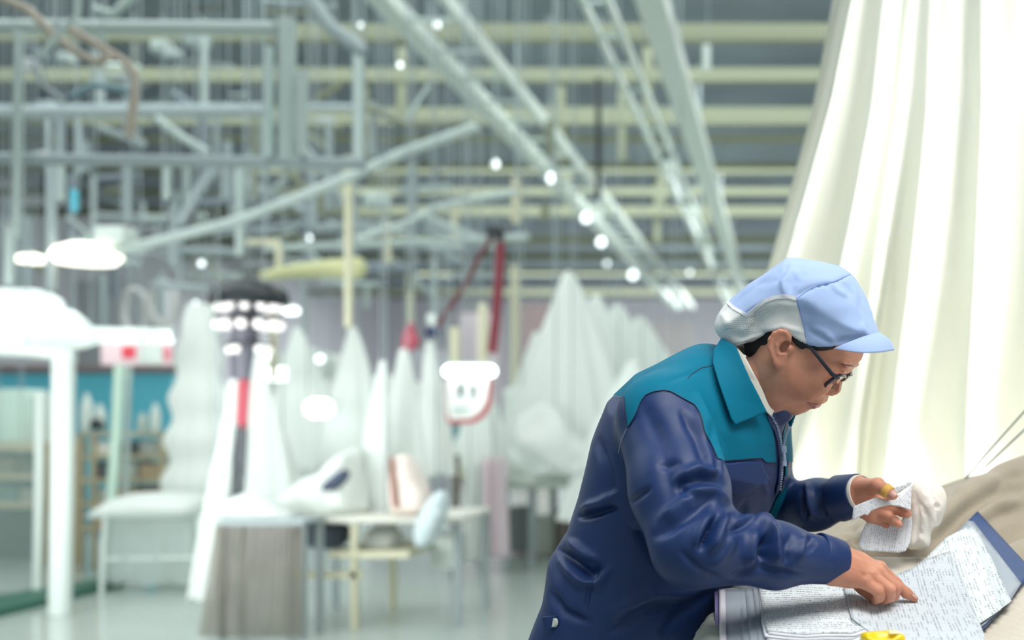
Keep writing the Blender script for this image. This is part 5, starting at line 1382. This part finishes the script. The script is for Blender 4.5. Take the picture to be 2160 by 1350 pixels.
# ironing table
T = root('ironing_table', (P(325, 0, 8.6).x, 8.8, 0), 'white padded ironing table with a sheer skirt', 'table')
blob('padded_top', [(200, 1082), (225, 1068), (250, 1048), (300, 1036), (380, 1034), (440, 1046), (450, 1080), (400, 1094), (260, 1096), (205, 1094)], 8.7, .30, .10, M_WCLOTH, None, None, hgt=.02, wb=.004, parent=T)
for x0, x1, Y_ in ((222, 214, 8.5), (420, 432, 8.5), (250, 240, 9.0), (400, 408, 9.0)):
    MB().tube([P(x0, 1090, Y_), Vector((P(x1, 0, Y_).x, Y_, .0))], .018, 8).build('leg', M_WHITE, T)
MB().tube([P(222, 1180, 8.5), P(430, 1176, 8.5)], .014, 8).build('stretcher', M_WHITE, T)
M_SHEER = translucent(mat('sheer_cloth', (222, 232, 228), .9, alpha=.45), (222, 232, 228), .4)
def drape(name, ax_, ay, xl, xr, yb, Y, m, label, cat, grp=None, r0=.02, pw=1.3, pleats=7, amp=.10, dep=.45, tiers=0, seed=0, parent=None, bend=0):
    """a cloth gathered at a point (ax, ay) and hanging to a hem between xl and xr at yb"""
    A_ = P(ax_, ay, Y); L_ = P(xl, yb, Y); R_ = P(xr, yb, Y); NT, NV = 96, 40; vs = []; fs = []; rnd = random.Random(seed)
    ph = [rnd.uniform(0, 6.28) for _ in range(4)]
    for j in range(NV+1):
        v = j/NV; cx = A_.x+((L_.x+R_.x)/2-A_.x)*v**1.1+bend*math.sin(math.pi*v); z = A_.z+(L_.z-A_.z)*v
        R = r0+((R_.x-L_.x)/2-r0)*v**pw
        if tiers: R *= 1+.13*math.sin(v*tiers*2*math.pi)*min(1, v*3)
        for i in range(NT):
            t = 2*math.pi*i/NT
            q = 1+amp*min(1, v*2.5)*(math.sin(pleats*t+ph[0]+v*1.2)+.5*math.sin((pleats*2+1)*t+ph[1])+.3*math.sin(3*t+ph[2]+v*3))
            vs.append((cx+R*q*math.cos(t), Y+R*q*dep*math.sin(t)+.02*math.sin(v*6+ph[3]), z+.012*math.sin(pleats*t+ph[0])*v))
    for j in range(NV):
        for i in range(NT): fs.append((j*NT+i, (j+1)*NT+i, (j+1)*NT+(i+1) % NT, j*NT+(i+1) % NT))
    fs.append(tuple(range(NT)))
    return meta(raw(name, vs, fs, m, parent), label, cat, grp)
drape('skirt', 320, 1092, 212, 440, 1225, 8.7, M_SHEER, None, None, r0=.36, pw=1, pleats=9, amp=.05, dep=.5, parent=T)
def tub(x, y, r, hh, Y, m, lb):
    c = P(x, y, Y); c.z = max(c.z, 0); q = r*Y/F; meta(MB().lathe([(q*.8, 0), (q*.85, .01), (q, hh*Y/F), (q*1.06, hh*Y/F), (q*1.06, hh*Y/F+.015), (q*.9, hh*Y/F+.015)], tuple(c), 20).build('bucket', m), lb, 'bucket')
tub(350, 1216, 22, 44, 9.4, M_WHITE, 'white bucket on the floor under the ironing table')
tub(385, 1212, 10, 40, 9.5, M_WHITE, 'narrow white canister beside the bucket under the ironing table')
blob('floor_bundle', [(232, 1216), (262, 1196), (300, 1186), (308, 1200), (280, 1218)], 9.35, .10, .05, M_WCLOTH, 'long white bundle on the floor left of the bucket', 'bundle', hgt=.02)

# drapes
drape('drape', 418, 640, 346, 500, 1100, 9.5, M_WCLOTH, 'tiered white drape with horizontal folds beside the glazed bay', 'drape', None, .10, .7, 5, .06, .5, 5.2, 1)
drape('drape', 490, 800, 395, 452, 1262, 7.4, M_WCLOTH, 'long white strip slanting down to the floor from the tiered drape', 'drape', None, .03, .9, 5, .08, .4, 0, 2)
DR = [(548, 742, 516, 616, 1100, 7.9, 'pinkish white drape just right of the dark posts', 3, 5), (625, 690, 572, 735, 985, 9.6, 'broad white drape under the small lamp blob', 4, 7), (745, 690, 672, 822, 985, 9.2, 'white drape at the foot of the cream post', 5, 6),
      (806, 760, 752, 830, 1104, 7.6, 'narrow grey-white drape left of the pink roll', 6, 5), (850, 735, 790, 912, 1085, 7.9, 'tall pale drape under the pink bundle', 7, 5), (908, 720, 876, 962, 1000, 8.6, 'slim curved drape right of the tall pale one', 8, 5),
      (1200, 572, 1072, 1340, 930, 9.5, 'tallest pointed white drape behind the worker', 9, 6), (1256, 622, 1150, 1380, 900, 10.2, 'second pointed drape, right of the tallest', 10, 5), (1302, 640, 1200, 1420, 880, 10.8, 'third pointed drape, close behind the second', 12, 5), (1350, 668, 1270, 1450, 840, 11.5, 'last pointed drape, next to the worker\'s back', 13, 5),
      (1335, 760, 1185, 1440, 1100, 9.0, 'low broad drape directly behind the worker\'s back', 21, 6), (1010, 770, 960, 1075, 985, 9.9, 'pale drape between the hanging sign and the tallest one', 22, 5),
      (590, 905, 560, 650, 1095, 8.6, 'low drape behind the white heap on the long table', 14, 6), (1130, 700, 1040, 1190, 1000, 11.5, 'broad dim drape in the gap left of the tallest one', 15, 6), (690, 800, 630, 745, 990, 10.6, 'far white drape behind the glowing oval lamp', 16, 5), (985, 900, 935, 1060, 990, 11, 'low far drape behind the hanging sign', 17, 6), (610, 800, 520, 680, 1010, 11.6, 'wide far drape behind the pinkish one', 18, 7)]
for a_, b_, l_, r_, yb, Y, lb, sd, pt in DR:
    drape('drape', a_, b_, l_, r_, yb, Y, M_WCLOTH, lb, 'drape', 'white drapes down the hall', .025, .82 if a_ > 1100 else .78, pt, .10, .45, 0, sd)
# swags and lower cloths on the right table
blob('swag', [(1085, 890), (1120, 850), (1160, 840), (1200, 870), (1235, 930), (1280, 960), (1286, 1010), (1230, 1020), (1180, 1000), (1130, 960), (1090, 940)], 9.2, .25, .10, M_WCLOTH, 'crumpled white swag below the tallest pointed drape', 'cloth', hgt=.03, wb=.03, wl=.35)
# cluster lamp: black dome with rows of lit discs
T = root('lamp_cluster', tuple(P(525, 690, 8.0)), 'black domed fitting with rows of bright discs', 'lamp'); c = P(525, 0, 8.0)
zz = lambda y: P(0, y, 8.0).z
MB().lathe([(.26, 0), (.265, .05), (.22, .13), (.13, .18), (.03, .20)], (c.x, 8.0, zz(645)), 28).build('dome', M_BLACK, T)
MB().lathe([(.09, 0), (.09, zz(650)-zz(800)+.02)], (c.x-.03, 8.0, zz(800)), 20).build('core', mat('mauve_grey', (104, 104, 116), .4), T)
for y, n_, R_, rr in ((648, 12, .20, .030), (686, 11, .20, .034), (738, 5, .13, .030)):
    MB().lathe([(R_, -.012), (R_+.03, -.012), (R_+.03, .0), (R_, .0)], (c.x, 8.0, zz(y-14)), 28).build('ring', M_BLACK, T)
    for i in range(n_):
        t = 2*math.pi*(i+.5)/n_; e = Vector((c.x+R_*math.cos(t), 8.0+R_*.9*math.sin(t), zz(y)))
        MB().lathe([(rr*.3, -rr), (rr, -.6*rr), (rr, .6*rr), (rr*.3, rr)], tuple(e), 10).build('disc', glow('disc_glow', (250, 244, 240), 1.1) if i == 0 and y == 648 else bpy.data.materials['disc_glow'], T)
MB().tube([P(575, 610, 8), P(600, 622, 8), P(604, 640, 8)], .03, 8).build('side_arm', M_BLACK, T)
pbox('light_box', 516, 572, 722, 760, 8.6, .08, G_BOX, 'bright square light box below the black domed fitting', 'light box')
pbox('light_box', 530, 596, 774, 802, 9.0, .08, G_BOX, 'lower bright light box, right of the red cloth', 'light box')
tube('post', [(577, 640, 8.3), (577, 800, 8.3)], 8, M_CREAMP, 'cream post right of the black domed fitting', 'post')
def oval(x0, x1, y0, y1, Y, m, lb, cat='lamp'):
    T = root('oval_lamp', tuple(P((x0+x1)/2, (y0+y1)/2, Y)), lb, cat)
    r = (y1-y0)/2*Y/F; MB().tube([P(x0, (y0+y1)/2, Y)+Vector((r*.4, 0, 0)), P(x0, (y0+y1)/2, Y)+Vector((r, 0, 0)), P(x1, (y0+y1)/2, Y)-Vector((r, 0, 0)), P(x1, (y0+y1)/2, Y)-Vector((r*.4, 0, 0))], [r*.6, r, r, r*.6], 16).build('lens', m, T)
    MB().box((P(x0+10, 0, Y).x, Y-.03, P(0, y0, Y).z), (P(x1-10, 0, Y).x, Y+.05, P(0, y0-6, Y).z), .005).build('housing', M_WHITE, T)
oval(932, 1050, 771, 795, 8.2, G_TUBE, 'bright horizontal tube lamp above the hanging sign')
oval(640, 706, 843, 880, 8.8, G_TUBE, 'glowing oval lamp between the white drapes')
oval(594, 634, 648, 664, 9.5, G_BULB, 'small bright oval lamp right of the black domed fitting')
# red straps with their clamp
T = root('red_strap', tuple(P(1048, 500, 8.4)), 'dark red strap hanging in two legs from a clamp on the thin pipe', 'strap')
MB().tube([P(1042, 492, 8.4), P(1012, 540, 8.4), P(988, 590, 8.4), P(955, 640, 8.4), P(922, 690, 8.4)], .034, 8, flat=.4).build('strap_leg', M_RED, T)
MB().tube([P(1056, 510, 8.4), P(1052, 590, 8.4), P(1046, 670, 8.4), P(1038, 745, 8.4)], .036, 8, flat=.4).build('strap_leg', M_RED, T)
a = P(1030, 505, 8.4); b = P(1062, 478, 8.4); MB().box((a.x, 8.34, a.z), (b.x, 8.46, b.z), .01).build('clamp', M_BLACK, T)
a = P(902, 712, 8.4); b = P(926, 690, 8.4); MB().box((a.x, 8.34, a.z), (b.x, 8.46, b.z), .01).build('buckle', mat('navy_buckle', (36, 52, 96), .4), T)
a = P(903, 690, 8.4); b = P(922, 662, 8.4); MB().box((a.x, 8.36, a.z), (b.x, 8.44, b.z), .01).build('slider', M_WHITE, T)
blob('pink_bundle', [(846, 742), (850, 706), (862, 682), (872, 676), (876, 700), (888, 716), (880, 736), (862, 744)], 8.2, .07, .05, mat('rose_cloth', (186, 92, 108), .8, var=.2), 'rose pink cloth bundle tied at the top of the tall pale drape', 'bundle', hgt=.014, wb=.004, wl=.1)
# hanging sign
T = root('hanging_sign', tuple(P(985, 845, 8.3)), 'white hanging sign with a red lower rim under the bright tube lamp', 'sign')
def plate(name, poly, Y, d, m, parent):
    n = len(poly); vs = [P(x, y, Y) for x, y in poly]; vs += [v+Vector((0, d, 0)) for v in vs]
    return raw(name, vs, [tuple(range(n))[::-1], tuple(range(n, 2*n))]+[(i, (i+1) % n, n+(i+1) % n, n+i) for i in range(n)], m, parent, False)
plate('rim', [(942, 800), (1036, 800), (1036, 850), (1024, 876), (1000, 892), (950, 896), (942, 884)], 8.32, .02, mat('red_rim', (196, 72, 88), .5), T)
plate('face', [(944, 798), (1030, 798), (1026, 845), (1014, 868), (994, 882), (950, 886), (944, 872)], 8.29, .02, mat('white_face', (240, 244, 240), .5), T)
for x in (964, 992):
    plate('digit', [(x, 811), (x+6, 808), (x+9, 808), (x+9, 829), (x+13, 829), (x+13, 834), (x-1, 834), (x-1, 829), (x+3, 829), (x+3, 815), (x, 816)], 8.275, .012, mat('sign_ink', (38, 58, 66), .5), T)
plate('text_line', [(955, 862), (988, 860), (988, 866), (955, 868)], 8.275, .012, mat('grey_ink', (150, 176, 172), .5), T)
for x in (957, 1016): pbox('hanger', x-9, x+9, 640 if x > 1000 else 690, 770, 9.4, .08, M_CREAMP, 'pale upright behind the red strap, %s' % ('nearer the cream post' if x > 1000 else 'above the left end of the tube lamp'), 'upright')
# red cloth, dark posts
blob('red_cloth', [(503, 800), (520, 788), (536, 800), (536, 860), (534, 905), (500, 905), (503, 860)], 8.3, .07, .04, mat('pinkish_red', (206, 96, 110), .8, var=.2), 'pinkish red cloth hanging over the dark posts', 'cloth', hgt=.016, wb=.004, wl=.1)
for x, lb in ((499, 'dark upright under the red cloth, nearer the slanting strip'), (518, 'dark upright under the middle of the red cloth'), (534, 'dark upright under the red cloth, nearer the pinkish drape')):
    tube('dark_post', [(x, 900, 8.3), (x-3, 1060, 8.3)], 7, mat('charcoal_post', (66, 72, 78), .4), lb, 'post')

# long table in the middle
T = root('long_table', (P(780, 0, 7.4).x, 7.4, 0), 'long work table in mid hall with white edge and grey legs', 'table')
zt = P(0, 1092, 7.1).z
MB().box((P(600, 0, 7.1).x, 7.1, zt-.035), (P(968, 0, 7.1).x, 7.9, zt), .008).build('tabletop', mat('pale_top', (206, 206, 196), .5), T)
for x in (608, 742, 960):
    for Y_ in (7.15, 7.85): MB().box((P(x, 0, 7.1).x-.02, Y_-.02, 0), (P(x, 0, 7.1).x+.02, Y_+.02, zt-.035)).build('leg', M_CREAMP if x == 742 else M_PIPE2, T, False)
MB().box((P(608, 0, 7.1).x, 7.13, P(0, 1222, 7.1).z), (P(760, 0, 7.1).x, 7.17, P(0, 1208, 7.1).z)).build('stretcher', M_CREAMP, T, False)
MB().box((P(690, 0, 7.1).x, 7.12, P(0, 1178, 7.1).z), (P(860, 0, 7.1).x, 7.8, P(0, 1164, 7.1).z)).build('lower_shelf', M_CREAMP, T, False)
blob('white_heap', [(590, 1090), (600, 1040), (640, 1010), (690, 985), (730, 950), (756, 948), (762, 990), (770, 1040), (768, 1090)], 7.45, .28, .12, M_WCLOTH, 'heap of white cloth on the left half of the long table', 'cloth heap', wb=.03)
blob('dark_garment', [(672, 1030), (700, 1005), (726, 985), (742, 995), (726, 1024), (690, 1040)], 7.16, .05, .04, mat('slate_cloth', (62, 72, 92), .8), 'slate blue garment lying in the white heap', 'garment', hgt=.014, wb=.004, wl=.1)
blob('cloth_roll', [(824, 1078), (822, 1010), (830, 962), (858, 954), (880, 975), (904, 1030), (918, 1070), (890, 1088), (840, 1088)], 7.3, .14, .08, mat('pinkish_white', (238, 224, 216), .9), 'thick pinkish white cloth roll standing on the long table', 'cloth roll', hgt=.018, wb=.006, wl=.2)
tube('roll_edge', [(826, 965, 7.14), (828, 1010, 7.14), (834, 1070, 7.14)], 6, mat('rust_strip', (158, 112, 98), .7), 'rust brown strip along the edge of the thick cloth roll', 'strip')
blob('hanging_bundle', [(905, 1050), (930, 1030), (950, 1050), (940, 1100), (915, 1150), (880, 1165), (868, 1120)], 7.0, .08, .06, mat('pale_blue_cloth', (204, 218, 222), .9), 'pale blue-grey cloth hanging over the corner of the long table', 'cloth', hgt=.016, wb=.006, wl=.15)
blob('blue_garment', [(610, 1105), (680, 1098), (740, 1102), (735, 1150), (690, 1165), (640, 1150)], 7.5, .12, .06, mat('dusk_cloth', (86, 96, 108), .9), 'dark grey-blue garment stored under the long table', 'garment', hgt=.02, wb=.01)
blob('under_cloth', [(770, 1110), (850, 1108), (846, 1160), (800, 1170), (775, 1150)], 7.5, .14, .06, M_WCLOTH, 'white cloth bundle on the lower shelf of the long table', 'bundle', hgt=.02, wb=.01)
pbox('carton', 908, 958, 1130, 1200, 7.6, .3, M_WHITE, 'white carton under the right end of the long table', 'carton')

# near table with brown pleated skirt
T = root('skirted_table', (P(530, 0, 6.8).x, 7.0, 0), 'table with dark edge and pleated brownish sheer skirt', 'table')
zt = P(0, 1098, 6.7).z
MB().box((P(452, 0, 6.7).x, 6.7, zt-.03), (P(640, 0, 6.7).x, 7.04, zt), .008).build('tabletop', M_PIPE2, T)
blob('padding', [(450, 1098), (470, 1060), (520, 1035), (560, 1040), (600, 1075), (640, 1098)], 6.87, .15, .06, M_WCLOTH, None, None, hgt=.02, wb=.006, parent=T)
M_BSK = translucent(mat('brown_sheer', (180, 178, 170), .8, var=.4, vscale=7, alpha=.24), (200, 192, 180), .3)
vs = []; fs = []; NP_ = 150
x0, x1 = P(456, 0, 6.7).x, P(638, 0, 6.7).x
for j in range(2):
    for i in range(NP_+1):
        u = i/NP_; vs.append((x0-.10*(1-u)*j+(x1-x0)*u, 6.69+.018*math.sin(u*95)+.012*math.sin(u*41), (zt-.03)*(1-j)+.03*j))
fs = [(i, NP_+1+i, NP_+2+i, i+1) for i in range(NP_)]
o = raw('skirt', vs, fs, M_BSK, T); s_ = o.modifiers.new('t', 'SOLIDIFY'); s_.thickness = .003
for x in (460, 632):
    for Y_ in (6.75, 6.99): MB().box((P(x, 0, 6.7).x-.018, Y_-.018, 0), (P(x, 0, 6.7).x+.018, Y_+.018, zt-.03)).build('leg', M_PIPE2, T, False)

# right table with hanging panels
T = root('far_table', (P(1130, 0, 10.6).x, 10.6, 0), 'far table behind the two hanging pinkish panels', 'table')
zt = P(0, 1018, 10).z
MB().box((P(1000, 0, 10).x, 10, zt-.05), (P(1260, 0, 10).x, 11.1, zt), .01).build('tabletop', mat('grey_green_top', (176, 186, 176), .5), T)
for x in (1010, 1120, 1250):
    for Y_ in (10.05, 11.0): MB().box((P(x, 0, 10).x-.03, Y_-.03, 0), (P(x, 0, 10).x+.03, Y_+.03, zt-.05)).build('leg', M_PIPE2, T, False)
blob('linen_pile', [(985, 1000), (990, 960), (1030, 940), (1090, 950), (1110, 985), (1100, 1010), (1000, 1012)], 10.4, .25, .08, M_WCLOTH, 'pile of white linen at the left end of the far table', 'linen pile')
blob('linen_pile', [(1110, 1012), (1130, 985), (1180, 975), (1240, 990), (1252, 1012)], 10.4, .25, .08, M_WCLOTH, 'flatter pile of white linen at the right end of the far table', 'linen pile')
def panel(x0, x1, y0, y1, Y, m, lb, sd):
    vs = []; NU, NV = 40, 24
    for j in range(NV+1):
        for i in range(NU+1):
            u, v = i/NU, j/NV; q = P(x0+(x1-x0)*u, y0+(y1-y0)*v, Y); vs.append((q.x+.01*math.sin(v*4+sd), Y+.03*math.sin(u*9+sd+v)+.02*math.sin(u*17+v*2), q.z))
    o = raw('hanging_cloth', vs, [(j*(NU+1)+i, (j+1)*(NU+1)+i, (j+1)*(NU+1)+i+1, j*(NU+1)+i+1) for j in range(NV) for i in range(NU)], m)
    s_ = o.modifiers.new('t', 'SOLIDIFY'); s_.thickness = .006; meta(o, lb, 'cloth')
panel(978, 1020, 975, 1186, 9.7, M_WCLOTH, 'white cloth panel hanging almost to the floor from the far table', 1)
panel(1020, 1072, 965, 1176, 9.6, translucent(mat('blush_cloth', (240, 226, 232), .9), (240, 226, 232), .3), 'blush pink cloth panel hanging beside the white one', 4)
for i, (x, w_, y0, col, lb) in enumerate(((1100, 26, 1070, (96, 104, 104), 'dark grey crate under the far table, nearest the panels'), (1150, 30, 1090, (170, 178, 170), 'pale crate under the middle of the far table'), (1200, 26, 1075, (128, 116, 110), 'brown crate under the right of the far table'))):
    pbox('crate', x-w_, x+w_*.6, y0, 1165, 10.9, .3, mat('crate_paint', col, .7), lb, 'crate')
blob('yellow_case', [(962, 960), (975, 925), (992, 940), (992, 1012), (963, 1012)], 10.2, .08, .04, mat('cream_case', (222, 222, 196), .6), 'cream coloured case on the far table beside the linen pile', 'case', hgt=.02)
tube('side_post', [(962, 960, 9.3), (960, 1220.5, 9.3)], 9, mat('umber_post', (104, 100, 90), .5), 'dark umber post left of the hanging panels', 'post')
pbox('screen', 905, 1010, 890, 945, 11.6, .05, mat('teal_screen', (110, 160, 166), .5), 'dull teal board low behind the hanging sign', 'board')
# far haze of goods: racks and doors along the far end
for i, (x, w_, y0, y1, Y, col, lb) in enumerate(((700, 50, 800, 960, 17, (190, 198, 200), 'tall pale cabinet far behind the drapes, left of centre'), (890, 40, 740, 960, 19, (150, 150, 158), 'grey cabinet far behind the tall pale drape'), (1010, 40, 660, 960, 22, (168, 158, 164), 'mauve cabinet far behind the red strap'),
                                                 (1120, 36, 640, 960, 24, (158, 140, 142), 'rose-brown cabinet far behind the cream post'), (1400, 60, 680, 960, 26, (196, 190, 192), 'pale cabinet far away behind the worker\'s shoulder'), (250, 90, 590, 960, 18, (178, 180, 184), 'wide pale cabinet far behind the pink sign'))):
    pbox('cabinet', x-w_, x+w_, y0, 880+3168/Y, Y, .5, mat('cabinet_paint', col, .8, var=.08, vscale=2), lb, 'cabinet')
for x, y, lb in ((285, 655, 'big pale hoop hanging far left, first of two'), (345, 640, 'big pale hoop hanging far left, second of two')):
    c = P(x, y, 12); MB_ = MB().tube([c+Vector((.13*math.cos(t*math.pi/8), .02*math.sin(t), .22*math.sin(t*math.pi/8))) for t in range(16)], .035, 8, closed=True)
    meta(MB_.build('hoop', mat('hoop_paint', (206, 206, 204), .6)), lb, 'hoop')

def sheet_wall(x0, x1, y0, y1, Y, lb, sd):
    vs = []; NU, NV = 60, 10
    for j in range(NV+1):
        for i in range(NU+1):
            u, v = i/NU, j/NV; q = P(x0+(x1-x0)*u, y0+(y1-y0)*v+8*math.sin(u*7+sd)*(1-v), Y); vs.append((q.x, Y+.06*math.sin(u*31+sd+v)+.04*math.sin(u*53+v*2), max(q.z, .02)))
    o = raw('hanging_sheet', vs, [(j*(NU+1)+i, (j+1)*(NU+1)+i, (j+1)*(NU+1)+i+1, j*(NU+1)+i+1) for j in range(NV) for i in range(NU)], M_WCLOTH)
    s_ = o.modifiers.new('t', 'SOLIDIFY'); s_.thickness = .006; meta(o, lb, 'cloth')
sheet_wall(560, 720, 740, 990, 12.4, 'bright white sheet hung far behind the glowing oval lamp', 1)
sheet_wall(735, 935, 800, 1010, 12.8, 'wide pale sheet hung far behind the pink roll', 2)
sheet_wall(1060, 1300, 820, 1000, 12.2, 'wide white sheet hung behind the pointed drapes', 3)

# every hung thing hangs from a wire fixed to the ceiling
bpy.context.view_layer.update()
HANG = {'pipe', 'conduit', 'rod', 'valve', 'lamp', 'bulb', 'duct', 'bracket', 'drape', 'sign', 'strap', 'bundle', 'hoop', 'box', 'light box', 'upright', 'cloth', 'pipework', 'rail', 'board', 'beam', 'cable tray'}
def tops(o):
    pts = [q.matrix_world @ Vector(c) for q in [o]+list(o.children_recursive) if q.type == 'MESH' for c in q.bound_box]
    return (min(p.z for p in pts), max(p.z for p in pts), sum(p.x for p in pts)/len(pts), sum(p.y for p in pts)/len(pts), min(p.x for p in pts), max(p.x for p in pts)) if pts else None
for o in [q for q in scn.objects if q.parent is None and q.get('category') in HANG and q.get('kind') != 'structure']:
    b = tops(o)
    if not b or b[3] < 4 or b[0] < .05 or b[1] > 5.85 or o.name.startswith('floor'): continue
    xs = [b[2]] if b[5]-b[4] < .8 else [b[4]+.1*(b[5]-b[4]), b[4]+.9*(b[5]-b[4])]
    vv = [q.matrix_world @ v.co for q in [o]+list(o.children_recursive) if q.type == 'MESH' for v in q.data.vertices]
    for x in xs:
        near = min(vv, key=lambda p: (round(abs(p.x-x)/.06), -p.z))
        MB().tube([near-Vector((0, 0, .01)), Vector((near.x, near.y, 5.9))], .005, 6).build('hanger_wire', M_PIPE2, o)
